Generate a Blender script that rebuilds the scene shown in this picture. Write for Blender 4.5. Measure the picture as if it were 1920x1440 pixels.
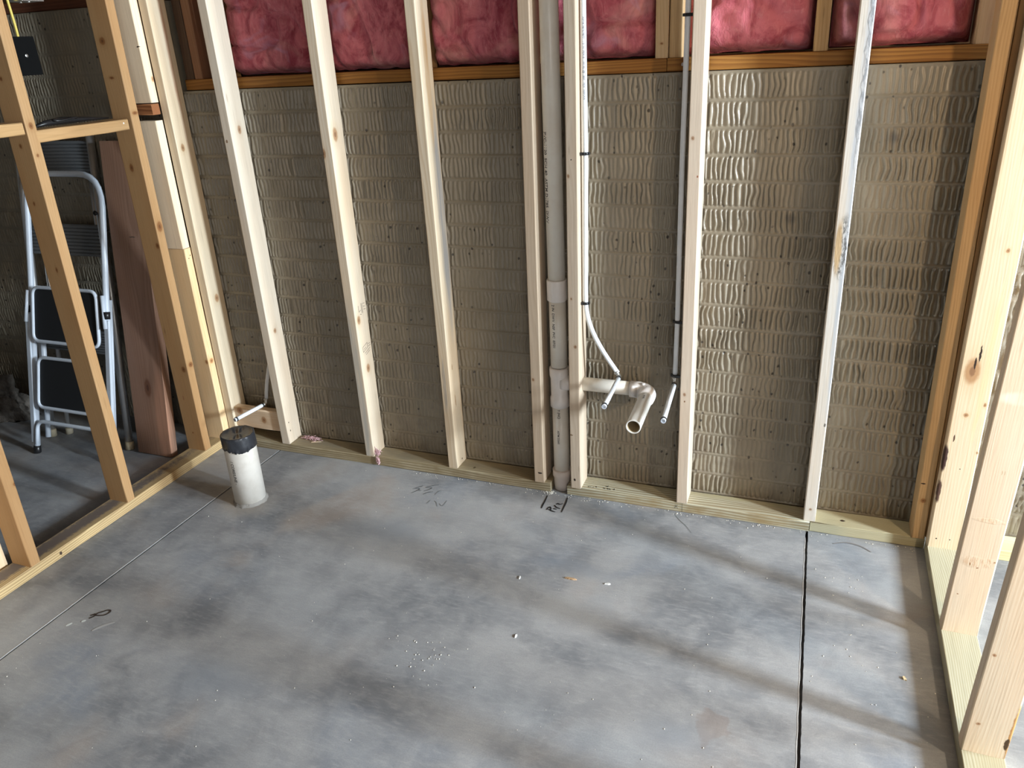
import bpy, bmesh, math, random
import numpy as np
from mathutils import Matrix, Vector, noise as mnoise

for o in list(bpy.data.objects):
    bpy.data.objects.remove(o)
SC = bpy.context.scene
COL = SC.collection

# ------------------------------------------------------------------ camera
F_PX, CX, CY, CZ, YAW, PIT, ROL = 1471.526, -0.41489, -2.41082, 1.55856, 0.38670, 0.40898, -0.05524
def basis():
    cy, sy, cp, sp = math.cos(YAW), math.sin(YAW), math.cos(PIT), math.sin(PIT)
    f = Vector((-sy * cp, cy * cp, -sp)); r = Vector((cy, sy, 0)); u = r.cross(f)
    cr, sr = math.cos(ROL), math.sin(ROL)
    return cr * r + sr * u, -sr * r + cr * u, f
cr_, cu_, cf_ = basis()
cam = bpy.data.cameras.new('camera')
camo = bpy.data.objects.new('camera', cam); COL.objects.link(camo)
camo.matrix_world = Matrix(((cr_.x, cu_.x, -cf_.x, CX), (cr_.y, cu_.y, -cf_.y, CY), (cr_.z, cu_.z, -cf_.z, CZ), (0, 0, 0, 1)))
cam.sensor_fit = 'HORIZONTAL'; cam.sensor_width = 36; cam.lens = F_PX / 1920 * 36
cam.clip_start = 0.02; cam.clip_end = 60
SC.camera = camo

# ------------------------------------------------------------------ light
SC.view_settings.view_transform = 'Standard'
SC.view_settings.look = 'None'
SC.view_settings.exposure = 0.0
SC.view_settings.gamma = 1.0
SC.view_settings.use_curve_mapping = False
W = bpy.data.worlds.new('world'); SC.world = W; W.use_nodes = True
W.node_tree.nodes['Background'].inputs[0].default_value = (0.80, 0.88, 1.0, 1)
W.node_tree.nodes['Background'].inputs[1].default_value = 0.035

def area(name, loc, target, sx, sy, power, color):
    l = bpy.data.lights.new(name, 'AREA'); l.shape = 'RECTANGLE'; l.size = sx; l.size_y = sy
    l.energy = power; l.color = color
    o = bpy.data.objects.new(name, l); COL.objects.link(o)
    o.location = loc
    o.rotation_euler = (Vector(target) - Vector(loc)).to_track_quat('-Z', 'Y').to_euler()
    return o
area('window_daylight', (4.5, -1.72, 1.95), (-0.8, 0.1, 0.5), 0.42, 0.8, 660, (0.78, 0.90, 1.0))
area('window_daylight', (4.5, -0.42, 1.95), (-1.2, -0.5, 0.1), 0.9, 0.8, 320, (0.77, 0.90, 1.0))
area('front_fill_light', (1.2, -5.4, 1.25), (-0.9, 0.0, 0.7), 1.6, 1.8, 50, (1.0, 0.96, 0.91))  # added soft fill from behind the camera, no known source
area('work_lamp', (1.0, -1.46, 1.50), (-0.6, 0.1, 0.6), 0.10, 0.10, 17, (1.0, 0.76, 0.50))

# ------------------------------------------------------------------ node helpers
def new_mat(name):
    m = bpy.data.materials.new(name); m.use_nodes = True
    nt = m.node_tree; b = nt.nodes['Principled BSDF']
    return m, nt, b
class NB:
    def __init__(s, nt): s.nt = nt; s.n = nt.nodes; s.l = nt.links
    def link(s, a, b): s.l.new(a, b)
    def _set(s, sock, v):
        if isinstance(v, bpy.types.NodeSocket): s.l.new(v, sock)
        else: sock.default_value = v
    def coord(s, kind='Object'): return s.n.new('ShaderNodeTexCoord').outputs[kind]
    def mapping(s, v, loc=(0, 0, 0), rot=(0, 0, 0), scale=(1, 1, 1)):
        n = s.n.new('ShaderNodeMapping'); s.l.new(v, n.inputs[0])
        n.inputs[1].default_value = loc; n.inputs[2].default_value = rot; n.inputs[3].default_value = scale
        return n.outputs[0]
    def noise(s, v, scale=5, detail=3, rough=0.5, dist=0.0):
        n = s.n.new('ShaderNodeTexNoise'); s.l.new(v, n.inputs['Vector'])
        n.inputs['Scale'].default_value = scale; n.inputs['Detail'].default_value = detail
        n.inputs['Roughness'].default_value = rough; n.inputs['Distortion'].default_value = dist
        return n.outputs['Fac']
    def vor(s, v, scale=5, rnd=1.0):
        n = s.n.new('ShaderNodeTexVoronoi'); s.l.new(v, n.inputs['Vector'])
        n.inputs['Scale'].default_value = scale; n.inputs['Randomness'].default_value = rnd
        return n.outputs['Distance']
    def math(s, op, a, b=0.0, c=0.0):
        n = s.n.new('ShaderNodeMath'); n.operation = op
        s._set(n.inputs[0], a); s._set(n.inputs[1], b)
        if op in ('MULTIPLY_ADD',): s._set(n.inputs[2], c)
        return n.outputs[0]
    def rng(s, v, a, b, c=0.0, d=1.0):
        n = s.n.new('ShaderNodeMapRange'); n.interpolation_type = 'SMOOTHSTEP'
        s._set(n.inputs[0], v)
        for i, x in enumerate((a, b, c, d)): n.inputs[1 + i].default_value = x
        return n.outputs[0]
    def mix(s, fac, a, b, mode='MIX'):
        n = s.n.new('ShaderNodeMix'); n.data_type = 'RGBA'; n.blend_type = mode
        s._set(n.inputs[0], fac)
        for sock, v in ((n.inputs[6], a), (n.inputs[7], b)):
            if isinstance(v, bpy.types.NodeSocket): s.l.new(v, sock)
            else: sock.default_value = (v[0], v[1], v[2], 1)
        return n.outputs[2]
    def bump(s, h, strength=0.3, dist=0.002):
        n = s.n.new('ShaderNodeBump'); s.l.new(h, n.inputs['Height'])
        n.inputs['Strength'].default_value = strength; n.inputs['Distance'].default_value = dist
        return n.outputs[0]
    def blotch(s, v, c, r, soft=0.35, wob=0.0, wsc=60):
        """soft ellipsoid mask in object space, 1 inside"""
        if wob:
            nv = s.n.new('ShaderNodeTexNoise'); s.l.new(v, nv.inputs['Vector']); nv.inputs['Scale'].default_value = wsc
            sub = s.n.new('ShaderNodeVectorMath'); sub.operation = 'SUBTRACT'; s.l.new(nv.outputs['Color'], sub.inputs[0]); sub.inputs[1].default_value = (.5, .5, .5)
            sc = s.n.new('ShaderNodeVectorMath'); sc.operation = 'SCALE'; s.l.new(sub.outputs[0], sc.inputs[0]); sc.inputs['Scale'].default_value = wob
            ad = s.n.new('ShaderNodeVectorMath'); ad.operation = 'ADD'; s.l.new(v, ad.inputs[0]); s.l.new(sc.outputs[0], ad.inputs[1]); v = ad.outputs[0]
        a = s.n.new('ShaderNodeVectorMath'); a.operation = 'SUBTRACT'; s.l.new(v, a.inputs[0]); a.inputs[1].default_value = c
        b = s.n.new('ShaderNodeVectorMath'); b.operation = 'DIVIDE'; s.l.new(a.outputs[0], b.inputs[0]); b.inputs[1].default_value = r
        d = s.n.new('ShaderNodeVectorMath'); d.operation = 'LENGTH'; s.l.new(b.outputs[0], d.inputs[0])
        return s.rng(d.outputs['Value'], 1.0, 1.0 - soft, 0, 1), d.outputs['Value']

PINE = ((0.80, 0.66, 0.48), (0.66, 0.47, 0.28))
PINK = ((0.60, 0.51, 0.41), (0.49, 0.39, 0.30))
FIR = ((0.42, 0.25, 0.115), (0.31, 0.165, 0.065))
TREAT = ((0.56, 0.52, 0.30), (0.30, 0.26, 0.115))
TREATL = ((0.72, 0.68, 0.44), (0.48, 0.44, 0.22))
LEDGE = ((0.36, 0.17, 0.038), (0.20, 0.08, 0.016))
DARKW = ((0.20, 0.115, 0.08), (0.13, 0.07, 0.045))
_wc = [0]
def wood(name, pal, seed, contrast=0.5, knots=1.0, ring=0.006, blots=(), tilt=0.02, rough=0.62, fine=0.35, pith=None):
    """grain runs along the object's local Z"""
    rd = random.Random(seed * 7 + 3)
    m, nt, bs = new_mat(name); N = NB(nt)
    P = N.coord()
    off = (rd.uniform(-.05, .05), rd.uniform(0.03, .10), rd.uniform(-9, 9))
    if pith: off = (pith[0], pith[1], off[2])
    # warp
    nv = nt.nodes.new('ShaderNodeTexNoise'); nt.links.new(N.mapping(P, off, scale=(9, 9, 1.6)), nv.inputs['Vector'])
    nv.inputs['Scale'].default_value = 1.0; nv.inputs['Detail'].default_value = 2
    kv = N.mapping(P, (off[2], off[0], off[1]), scale=(17, 17, 3.4))
    kd = N.vor(kv, 1.0, 1.0)
    kb = N.rng(kd, 0.42, 0.05, 0, 1)                 # bump in the grain round a knot
    w1 = N.math('MULTIPLY', N.math('SUBTRACT', nv.outputs['Fac'], 0.5), 0.035)
    w2 = N.math('MULTIPLY', kb, 0.012 * knots)
    sep = nt.nodes.new('ShaderNodeSeparateXYZ'); nt.links.new(N.mapping(P, (off[0], off[1], 0), (rd.uniform(-tilt, tilt), rd.uniform(-tilt, tilt), 0)), sep.inputs[0])
    r = N.math('SQRT', N.math('ADD', N.math('MULTIPLY', sep.outputs[0], sep.outputs[0]), N.math('MULTIPLY', sep.outputs[1], sep.outputs[1])))
    r = N.math('ADD', N.math('ADD', r, w1), w2)
    fr = N.math('FRACT', N.math('DIVIDE', r, ring))
    g = N.math('MULTIPLY', N.rng(fr, 0.1, 0.85, 0, 1), N.rng(fr, 1.0, 0.88, 0, 1))
    lo = N.noise(N.mapping(P, off, scale=(7, 7, 1.2)), 1.5, 2)
    fb = N.noise(N.mapping(P, off, scale=(300, 300, 7)), 1.0, 3, 0.6)
    c = N.mix(N.math('MULTIPLY', g, contrast), pal[0], pal[1])
    c = N.mix(N.rng(lo, 0.35, 0.75, 0.0, 0.45), c, [x * y for x, y in zip(pal[1], (1.15, 1.05, .95))])
    c = N.mix(N.rng(fb, 0.45, 0.8, 0, fine), c, [x * .6 for x in pal[1]])
    # random knots
    kc = [pal[1][0] * .42, pal[1][1] * .30, pal[1][2] * .25]
    if knots > 0:
        kring = N.rng(kd, 0.13, 0.06, 0, 0.45 * knots)
        c = N.mix(kring, c, [x * .75 for x in pal[1]])
        c = N.mix(N.rng(kd, 0.062, 0.035, 0, 0.9 * min(1, knots)), c, kc)
    h = fb
    for b in blots:
        kind, ctr, rad = b[:3]
        if kind == 'knot':
            mk, dd = N.blotch(P, ctr, rad, .45, .004, 90)
            mr, _ = N.blotch(P, ctr, [x * 2.2 for x in rad], .7, .004, 60)
            c = N.mix(N.math('MULTIPLY', mr, 0.45), c, pal[1])
            c = N.mix(N.math('MULTIPLY', mk, 0.85), c, [kc[0] * 1.5, kc[1] * 1.5, kc[2] * 1.3])
            mi, _ = N.blotch(P, ctr, [x * .38 for x in rad], .4, .003, 120)
            c = N.mix(mi, c, kc)
        elif kind == 'dark':
            mk, dd = N.blotch(P, ctr, rad, .3, .006, 80)
            c = N.mix(mk, c, b[3] if len(b) > 3 else (0.03, 0.018, 0.012))
        elif kind == 'stain':
            mk, dd = N.blotch(P, ctr, rad, .5, .012, 14)
            st = N.noise(N.mapping(P, off, scale=(60, 60, 4)), 1.0, 3)
            c = N.mix(N.math('MULTIPLY', mk, N.rng(st, .3, .62, .35, .95)), c, b[3] if len(b) > 3 else (0.36, 0.38, 0.40))
        elif kind == 'rough':
            mk, dd = N.blotch(P, ctr, rad, .4, .02, 25)
            st = N.noise(N.mapping(P, off, (0.5, 0.5, 0), scale=(130, 130, 40)), 1.0, 3, .7)
            c = N.mix(N.math('MULTIPLY', mk, N.rng(st, .42, .62, 0, .9)), c, b[3] if len(b) > 3 else (0.10, 0.09, 0.08))
            h = N.math('ADD', h, N.math('MULTIPLY', mk, N.math('MULTIPLY', st, 3)))
    bs.inputs['Roughness'].default_value = rough
    bs.inputs['Specular IOR Level'].default_value = 0.3
    nt.links.new(c, bs.inputs['Base Color'])
    nt.links.new(N.bump(h, 0.25, 0.0012), bs.inputs['Normal'])
    return m

def plain(name, col, rough=0.5, metal=0.0, spec=0.5, bumps=None, mott=None, trans=0.0, sss=0.0):
    m, nt, b = new_mat(name); N = NB(nt); P = N.coord()
    c = None
    if mott:
        n = N.noise(P, mott[0], 4, .6)
        c = N.mix(N.rng(n, .35, .7), col, mott[1])
    else:
        n = N.noise(P, 40, 3)
        c = N.mix(N.rng(n, .3, .8, 0, .25), col, [x * .8 for x in col])
    nt.links.new(c, b.inputs['Base Color'])
    b.inputs['Roughness'].default_value = rough; b.inputs['Metallic'].default_value = metal
    b.inputs['Specular IOR Level'].default_value = spec
    if sss:
        b.inputs['Subsurface Weight'].default_value = sss; b.inputs['Subsurface Radius'].default_value = (.01, .01, .01); b.inputs['Subsurface Scale'].default_value = .5
    if bumps: nt.links.new(N.bump(N.noise(P, bumps[0], 4, .6), bumps[1], bumps[2]), b.inputs['Normal'])
    return m

# ------------------------------------------------------------------ object helpers
def obj(name, bm_or_me, mat, parent=None, smooth=False):
    if isinstance(bm_or_me, bmesh.types.BMesh):
        me = bpy.data.meshes.new(name); bm_or_me.normal_update(); bm_or_me.to_mesh(me); bm_or_me.free()
    else: me = bm_or_me
    if mat: me.materials.append(mat)
    if smooth: me.polygons.foreach_set('use_smooth', [True] * len(me.polygons))
    o = bpy.data.objects.new(name, me); COL.objects.link(o)
    if parent: o.parent = parent
    return o
def tag(o, label, cat, group=None):
    o['label'] = label; o['category'] = cat
    if group: o['group'] = group
    return o
def empty(name, loc, label, cat, group=None):
    o = bpy.data.objects.new(name, None); COL.objects.link(o); o.location = loc; o.empty_display_size = .05
    return tag(o, label, cat, group)
def struct(o): o['kind'] = 'structure'; return o
def box_bm(x0, x1, y0, y1, z0, z1, bev=0.0, seg=3, cuts=0):
    bm = bmesh.new(); bmesh.ops.create_cube(bm, size=1)
    for v in bm.verts:
        v.co = Vector((x0 + (v.co.x + .5) * (x1 - x0), y0 + (v.co.y + .5) * (y1 - y0), z0 + (v.co.z + .5) * (z1 - z0)))
    if bev: bmesh.ops.bevel(bm, geom=bm.edges[:], offset=bev, segments=seg, profile=.6, affect='EDGES')
    return bm
def lumber_bm(w, d, L, seed=0, bev=0.0032, warp=0.0012):
    """long board, local X = w (centred), Y = d (from 0), Z = length (from 0); eased edges, slight wobble"""
    bm = bmesh.new(); rd = random.Random(seed)
    n = max(2, int(L / 0.08))
    prof = []
    k = 3
    for cx, cy, a0 in ((w / 2 - bev, d - bev, 0), (-w / 2 + bev, d - bev, 90), (-w / 2 + bev, bev, 180), (w / 2 - bev, bev, 270)):
        for i in range(k + 1):
            a = math.radians(a0 + 90 * i / k); prof.append((cx + bev * math.cos(a), cy + bev * math.sin(a)))
    rings = []
    ph = [rd.uniform(0, 6.28) for _ in range(4)]
    for j in range(n + 1):
        z = L * j / n; t = j / n
        dx = warp * math.sin(t * 5 + ph[0]) * math.sin(math.pi * t); dy = warp * math.sin(t * 4 + ph[1]) * math.sin(math.pi * t)
        rings.append([bm.verts.new((x + dx, y + dy, z)) for x, y in prof])
    M = len(prof)
    for a, b in zip(rings, rings[1:]):
        for i in range(M):
            f = bm.faces.new((a[i], a[(i + 1) % M], b[(i + 1) % M], b[i]))
            f.smooth = (i % (k + 1)) != k
    bm.faces.new(list(reversed(rings[0]))); bm.faces.new(rings[-1])
    return bm
def tube_bm(pts, r, n=16, bm=None, caps=True, r_in=None):
    bm = bm or bmesh.new(); P = [Vector(p) for p in pts]
    rr = r if isinstance(r, (list, tuple)) else [r] * len(P)
    t0 = (P[1] - P[0]).normalized()
    up = Vector((0, 0, 1)) if abs(t0.z) < .9 else Vector((0, 1, 0))
    nrm = t0.cross(up).normalized(); rings = []
    for i, p in enumerate(P):
        t = (P[min(i + 1, len(P) - 1)] - P[max(i - 1, 0)]).normalized()
        nrm = (nrm - t * nrm.dot(t)).normalized(); b = t.cross(nrm)
        rings.append([bm.verts.new(p + (nrm * math.cos(2 * math.pi * k / n) + b * math.sin(2 * math.pi * k / n)) * rr[i]) for k in range(n)])
    for a, b in zip(rings, rings[1:]):
        for k in range(n):
            f = bm.faces.new((a[k], b[k], b[(k + 1) % n], a[(k + 1) % n])); f.smooth = True
    if caps:
        bm.faces.new(rings[0]); bm.faces.new(list(reversed(rings[-1])))
    return bm
def arc_pts(a, corner, b, rad, n=8):
    """polyline a - corner - b with rounded corner"""
    a, c, b = Vector(a), Vector(corner), Vector(b)
    u = (a - c).normalized(); v = (b - c).normalized()
    s = c + u * rad; e = c + v * rad; out = []
    for i in range(n + 1):
        t = i / n; out.append((1 - t) ** 2 * s + 2 * t * (1 - t) * c + t * t * e)
    return [a] + out + [b]
def rounded_path(pts, rad, closed=False, n=6):
    P = [Vector(p) for p in pts]; out = []
    m = len(P)
    for i in range(m):
        if not closed and i in (0, m - 1): out.append(P[i]); continue
        a, c, b = P[(i - 1) % m], P[i], P[(i + 1) % m]
        u = (a - c).normalized(); v = (b - c).normalized()
        for k in range(n + 1):
            t = k / n; out.append((1 - t) ** 2 * (c + u * rad) + 2 * t * (1 - t) * c + t * t * (c + v * rad))
    if closed: out.append(out[0].copy())
    return out
def hollow_bm(p0, p1, ro, ri, n=40, depth=None):
    """pipe with an open end at p1"""
    bm = bmesh.new(); p0, p1 = Vector(p0), Vector(p1); t = (p1 - p0).normalized()
    up = Vector((0, 0, 1)) if abs(t.z) < .9 else Vector((0, 1, 0))
    a = t.cross(up).normalized(); b = t.cross(a)
    ring = lambda c, r: [bm.verts.new(c + (a * math.cos(2 * math.pi * k / n) + b * math.sin(2 * math.pi * k / n)) * r) for k in range(n)]
    R = [ring(p0, ro), ring(p1 - t * .0008, ro), ring(p1, ro - .0008), ring(p1, ri + .0006), ring(p1 - t * .0008, ri), ring(p0 + t * 0.001, ri)]
    for x, y in zip(R, R[1:]):
        for k in range(n):
            f = bm.faces.new((x[k], x[(k + 1) % n], y[(k + 1) % n], y[k])); f.smooth = True
    bm.faces.new(R[0]); bm.faces.new(R[-1])
    bmesh.ops.recalc_face_normals(bm, faces=bm.faces)
    return bm
def lathe_bm(p0, axis, prof, n=40):
    """prof = list of (distance along axis, radius)"""
    bm = bmesh.new(); p0 = Vector(p0); t = Vector(axis).normalized()
    up = Vector((0, 0, 1)) if abs(t.z) < .9 else Vector((0, 1, 0))
    a = t.cross(up).normalized(); b = t.cross(a); R = []
    for s, r in prof:
        R.append([bm.verts.new(p0 + t * s + (a * math.cos(2 * math.pi * k / n) + b * math.sin(2 * math.pi * k / n)) * r) for k in range(n)])
    for i, (x, y) in enumerate(zip(R, R[1:])):
        for k in range(n):
            f = bm.faces.new((x[k], x[(k + 1) % n], y[(k + 1) % n], y[k])); f.smooth = abs(prof[i][0] - prof[i + 1][0]) > abs(prof[i][1] - prof[i + 1][1])
    bm.faces.new(R[0]); bm.faces.new(R[-1]); bmesh.ops.recalc_face_normals(bm, faces=bm.faces)
    return bm
def text_mesh(txt, size):
    cu = bpy.data.curves.new('lettering', 'FONT'); cu.body = txt; cu.size = size; cu.align_x = 'LEFT'
    cu.offset = size * 0.018; cu.resolution_u = 3
    to = bpy.data.objects.new('lettering_tmp', cu); COL.objects.link(to)
    dg = bpy.context.evaluated_depsgraph_get()
    me = bpy.data.meshes.new_from_object(to.evaluated_get(dg)); me.materials.clear()
    bpy.data.objects.remove(to); bpy.data.curves.remove(cu)
    return me
def wrap_text(name, txt, size, origin, along, up_dir, centre_dir, radius, mat, parent, mirror=False):
    """lettering printed on a pipe: along = text direction (pipe axis), centre_dir = radial direction of the line's middle"""
    me = text_mesh(txt, size); A = Vector(along).normalized(); C = Vector(centre_dir).normalized(); U = A.cross(C)
    if U.dot(Vector(up_dir)) < 0: U = -U
    for v in me.vertices:
        th = (v.co.y - size * .35) / radius
        rad = C * math.cos(th) + U * math.sin(th)
        v.co = Vector(origin) + A * v.co.x + rad * (radius + .0004)
    return obj(name, me, mat, parent)
def ribbon_bm(pts, w, z, bm=None, taper=False):
    bm = bm or bmesh.new(); P = [Vector((p[0], p[1], z)) for p in pts]; L = []
    for i, p in enumerate(P):
        t = (P[min(i + 1, len(P) - 1)] - P[max(i - 1, 0)]).normalized(); s = Vector((-t.y, t.x, 0))
        ww = w * (0.45 + .55 * math.sin(math.pi * min(1, (i + .7) / len(P)))) if taper else w
        L.append((bm.verts.new(p + s * ww / 2), bm.verts.new(p - s * ww / 2)))
    for a, b in zip(L, L[1:]): bm.faces.new((a[0], a[1], b[1], b[0]))
    return bm
def smooth_pts(pts, n=6):
    P = [Vector((p[0], p[1], 0)) for p in pts]
    if len(P) < 3: return [P[0].lerp(P[1], k / n) for k in range(n + 1)]
    out = []
    for i in range(len(P) - 1):
        p0, p1, p2, p3 = P[max(i - 1, 0)], P[i], P[i + 1], P[min(i + 2, len(P) - 1)]
        for k in range(n):
            t = k / n
            out.append(.5 * ((2 * p1) + (p2 - p0) * t + (2 * p0 - 5 * p1 + 4 * p2 - p3) * t * t + (3 * p1 - p0 - 3 * p2 + p3) * t ** 3))
    return out + [P[-1]]

# ------------------------------------------------------------------ floor
def floor_mat():
    m, nt, b = new_mat('stained_concrete_slab'); N = NB(nt); P = N.coord()
    st = N.mapping(P, rot=(0, 0, .5), scale=(1, 1.25, 1))
    n1 = N.noise(st, 2.3, 5, .55, .5)
    n2 = N.noise(N.mapping(P, (5, 3, 0)), 1.7, 4, .5, .6)
    n3 = N.noise(N.mapping(P, (1, 9, 0)), 9, 6, .65, .4)
    n4 = N.noise(N.mapping(P, rot=(0, 0, 1.0), scale=(14, 60, 14)), 1.5, 4, .65, .3)
    n5 = N.noise(P, 260, 3, .6)
    c = N.mix(N.rng(n1, .32, .66), (0.155, 0.164, 0.180), (0.320, 0.323, 0.330))
    c = N.mix(N.rng(n2, .53, .70, 0, .75), c, (0.19, 0.222, 0.272))
    c = N.mix(N.rng(N.noise(N.mapping(P, (8, 1, 0)), 2.1, 4, .5, .5), .56, .72, 0, .7), c, (0.335, 0.285, 0.25))
    c = N.mix(N.rng(n3, .35, .70, .0, .38), c, (0.43, 0.43, 0.425))
    c = N.mix(N.rng(n4, .45, .75, 0, .28), c, (0.46, 0.455, 0.45))
    c = N.mix(N.rng(n5, .35, .75, 0, .22), c, (0.14, 0.14, 0.14))
    d, _ = N.blotch(P, (-.545, -.93, 0), (.045, .065, 1), .25, .09, 22)
    c = N.mix(N.math('MULTIPLY', d, .45), c, (.23, .185, .165))
    d, _ = N.blotch(P, (-2.35, -.41, 0), (.15, .12, 1), .8, .05, 14)
    c = N.mix(N.math('MULTIPLY', d, .5), c, (.42, .36, .29))
    for cc, rr in (((-1.86, -1.18, 0), (.24, .13, 1)), ((-.62, -.98, 0), (.16, .09, 1)), ((-1.05, -.42, 0), (.2, .06, 1)), ((-1.72, -.40, 0), (.22, .12, 1))):
        d, _ = N.blotch(P, cc, rr, .9, .12, 6); c = N.mix(N.math('MULTIPLY', d, .5), c, (.19, .215, .25))
    nt.links.new(c, b.inputs['Base Color'])
    nt.links.new(N.rng(n3, .3, .7, .42, .6), b.inputs['Roughness'])
    b.inputs['Specular IOR Level'].default_value = .45
    h = N.math('ADD', N.math('MULTIPLY', n3, 2.0), N.math('ADD', n4, N.math('MULTIPLY', n5, .35)))
    nt.links.new(N.bump(h, .22, .003), b.inputs['Normal'])
    return m
M_FLOOR = floor_mat()
def floor_mesh():
    bm = bmesh.new()
    Y0, Y1 = -7.0, 0.30
    # joint lines: left x(y) and right x(y)
    def jl(y, w): return -2.493 + (y + .02) * 0.008 + w
    def jr(y, w): return -0.3535 - y * 0.0155 + w
    ys = [Y0 + (Y1 - Y0) * i / 700 for i in range(701)] if False else [Y0] + [-2.0 + i * .012 for i in range(int(2.3 / .012))] + [Y1]
    rd = random.Random(5)
    rows = []
    for y in ys:
        a = rd.uniform(-.0005, .0005); b_ = rd.uniform(-.0009, .0009); c_ = rd.uniform(-.0009, .0009)
        xs = [(-6.0, 0), (jl(y, -.0036 + a), 0), (jl(y, -.0034 + a), -.010), (jl(y, .0034 + a), -.010), (jl(y, .0038 + a), 0),
              (jr(y, -.0042 + b_), 0), (jr(y, -.0034), -.030), (jr(y, .0034), -.030), (jr(y, .0036 + c_), 0), (4.6, 0)]
        rows.append([bm.verts.new((x, y, z)) for x, z in xs])
    for r0, r1 in zip(rows, rows[1:]):
        for k in range(9): bm.faces.new((r0[k], r0[k + 1], r1[k + 1], r1[k]))
    return bm
floor = struct(obj('floor', floor_mesh(), M_FLOOR))
M_INK = plain('marker_ink', (0.012, 0.012, 0.014), .55)
M_INKG = plain('faded_marker', (0.09, 0.10, 0.105), .6)
def marks(name, strokes, w, mat, parent, z=.0012, taper=True):
    bm = bmesh.new()
    for s in strokes: ribbon_bm(smooth_pts(s), w, z, bm, taper)
    return obj(name, bm, mat, parent)
marks('pipe_marking', [[(-1.2663, -.0287), (-1.2633, -.0687), (-1.2619, -.0999), (-1.2594, -.1189)],
    [(-1.1902, -.0217), (-1.1858, -.0545), (-1.184, -.0874), (-1.1816, -.1236)],
    [(-1.2386, -.123), (-1.2366, -.107), (-1.2317, -.1014), (-1.2258, -.1121), (-1.2238, -.1217)],
    [(-1.2335, -.1164), (-1.2211, -.123), (-1.2037, -.128)], [(-1.2185, -.1069), (-1.204, -.1098)],
    [(-1.2209, -.0837), (-1.2093, -.0969), (-1.1931, -.1015)], [(-1.2146, -.0787), (-1.2121, -.0706), (-1.2029, -.0743), (-1.194, -.0664)]], .0058, M_INK, floor)
marks('number_marking', [[(-1.7529, -.0952), (-1.7634, -.108), (-1.7747, -.1188)], [(-1.7818, -.1283), (-1.7728, -.1225), (-1.7556, -.1207), (-1.7605, -.137), (-1.7737, -.1577)],
    [(-1.6968, -.0726), (-1.7198, -.0868), (-1.7379, -.106)], [(-1.7379, -.106), (-1.7128, -.1009), (-1.7216, -.1194), (-1.733, -.1323)],
    [(-1.6963, -.1248), (-1.7133, -.136), (-1.7249, -.153)], [(-1.7527, -.1358), (-1.7451, -.1273)]], .0034, M_INKG, floor)
marks('faint_marking', [[(-1.6162, -.1675), (-1.6175, -.2059), (-1.636, -.1934)], [(-1.6783, -.1447), (-1.6781, -.1258), (-1.6678, -.1081), (-1.6267, -.1004)],
    [(-1.6778, -.1814), (-1.6806, -.2085)], [(-1.6609, -.1826), (-1.6478, -.1929), (-1.634, -.2167)]], .0025, plain('ghost_marker', (.20, .21, .22), .6), floor)
marks('loop_marking', [[(-2.3971, -1.1005), (-2.3902, -1.0885), (-2.3903, -1.0742), (-2.3803, -1.062), (-2.37, -1.0515), (-2.3595, -1.0527), (-2.3582, -1.0641), (-2.3659, -1.0756), (-2.3881, -1.0834)],
    [(-2.4034, -1.0891), (-2.3946, -1.0774)]], .0056, plain('brown_marker', (.045, .032, .026), .5), floor, taper=False)
marks('white_scuff', [[(-2.4376, -1.1493), (-2.4338, -1.141), (-2.4301, -1.1329)], [(-2.4074, -1.1197), (-2.403, -1.115), (-2.3983, -1.1106)]], .0095, plain('pale_paint', (.62, .66, .64), .5), floor)
marks('pale_scuff', [[(-2.3409, -1.141), (-2.3253, -1.1138), (-2.3031, -1.0894)]], .011, plain('pale_scuff', (.40, .40, .40), .5), floor)
marks('dark_smear', [[(-.2709, -.0508), (-.2312, -.032), (-.1883, -.0397), (-.1572, -.0641)]], .0065, plain('dark_smear', (.19, .18, .18), .5), floor)
marks('hairline_crack', [[(-.795, -.02), (-.77, -.055), (-.745, -.082), (-.72, -.12)]], .0018, plain('crack', (.10, .10, .09), .9), floor)

M_JOINT_EDGE = plain('joint_edge_highlight', (.60, .58, .55), .8)  # pale cut-edge slurry; also paints the highlight along the joint edges
marks('pale_joint_edge', [[(-2.4970 + (y + .02) * .008 + .0005 * math.sin(y * 90), y) for y in [-1.55 + .02 * i for i in range(76)]]], .0024, M_JOINT_EDGE, floor, .0008, False)
marks('pale_joint_edge', [[(-.3584 - y * .0155 + .0007 * math.sin(y * 70), y) for y in [-1.1 + .02 * i for i in range(54)]]], .0014, M_JOINT_EDGE, floor, .0008, False)

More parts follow.
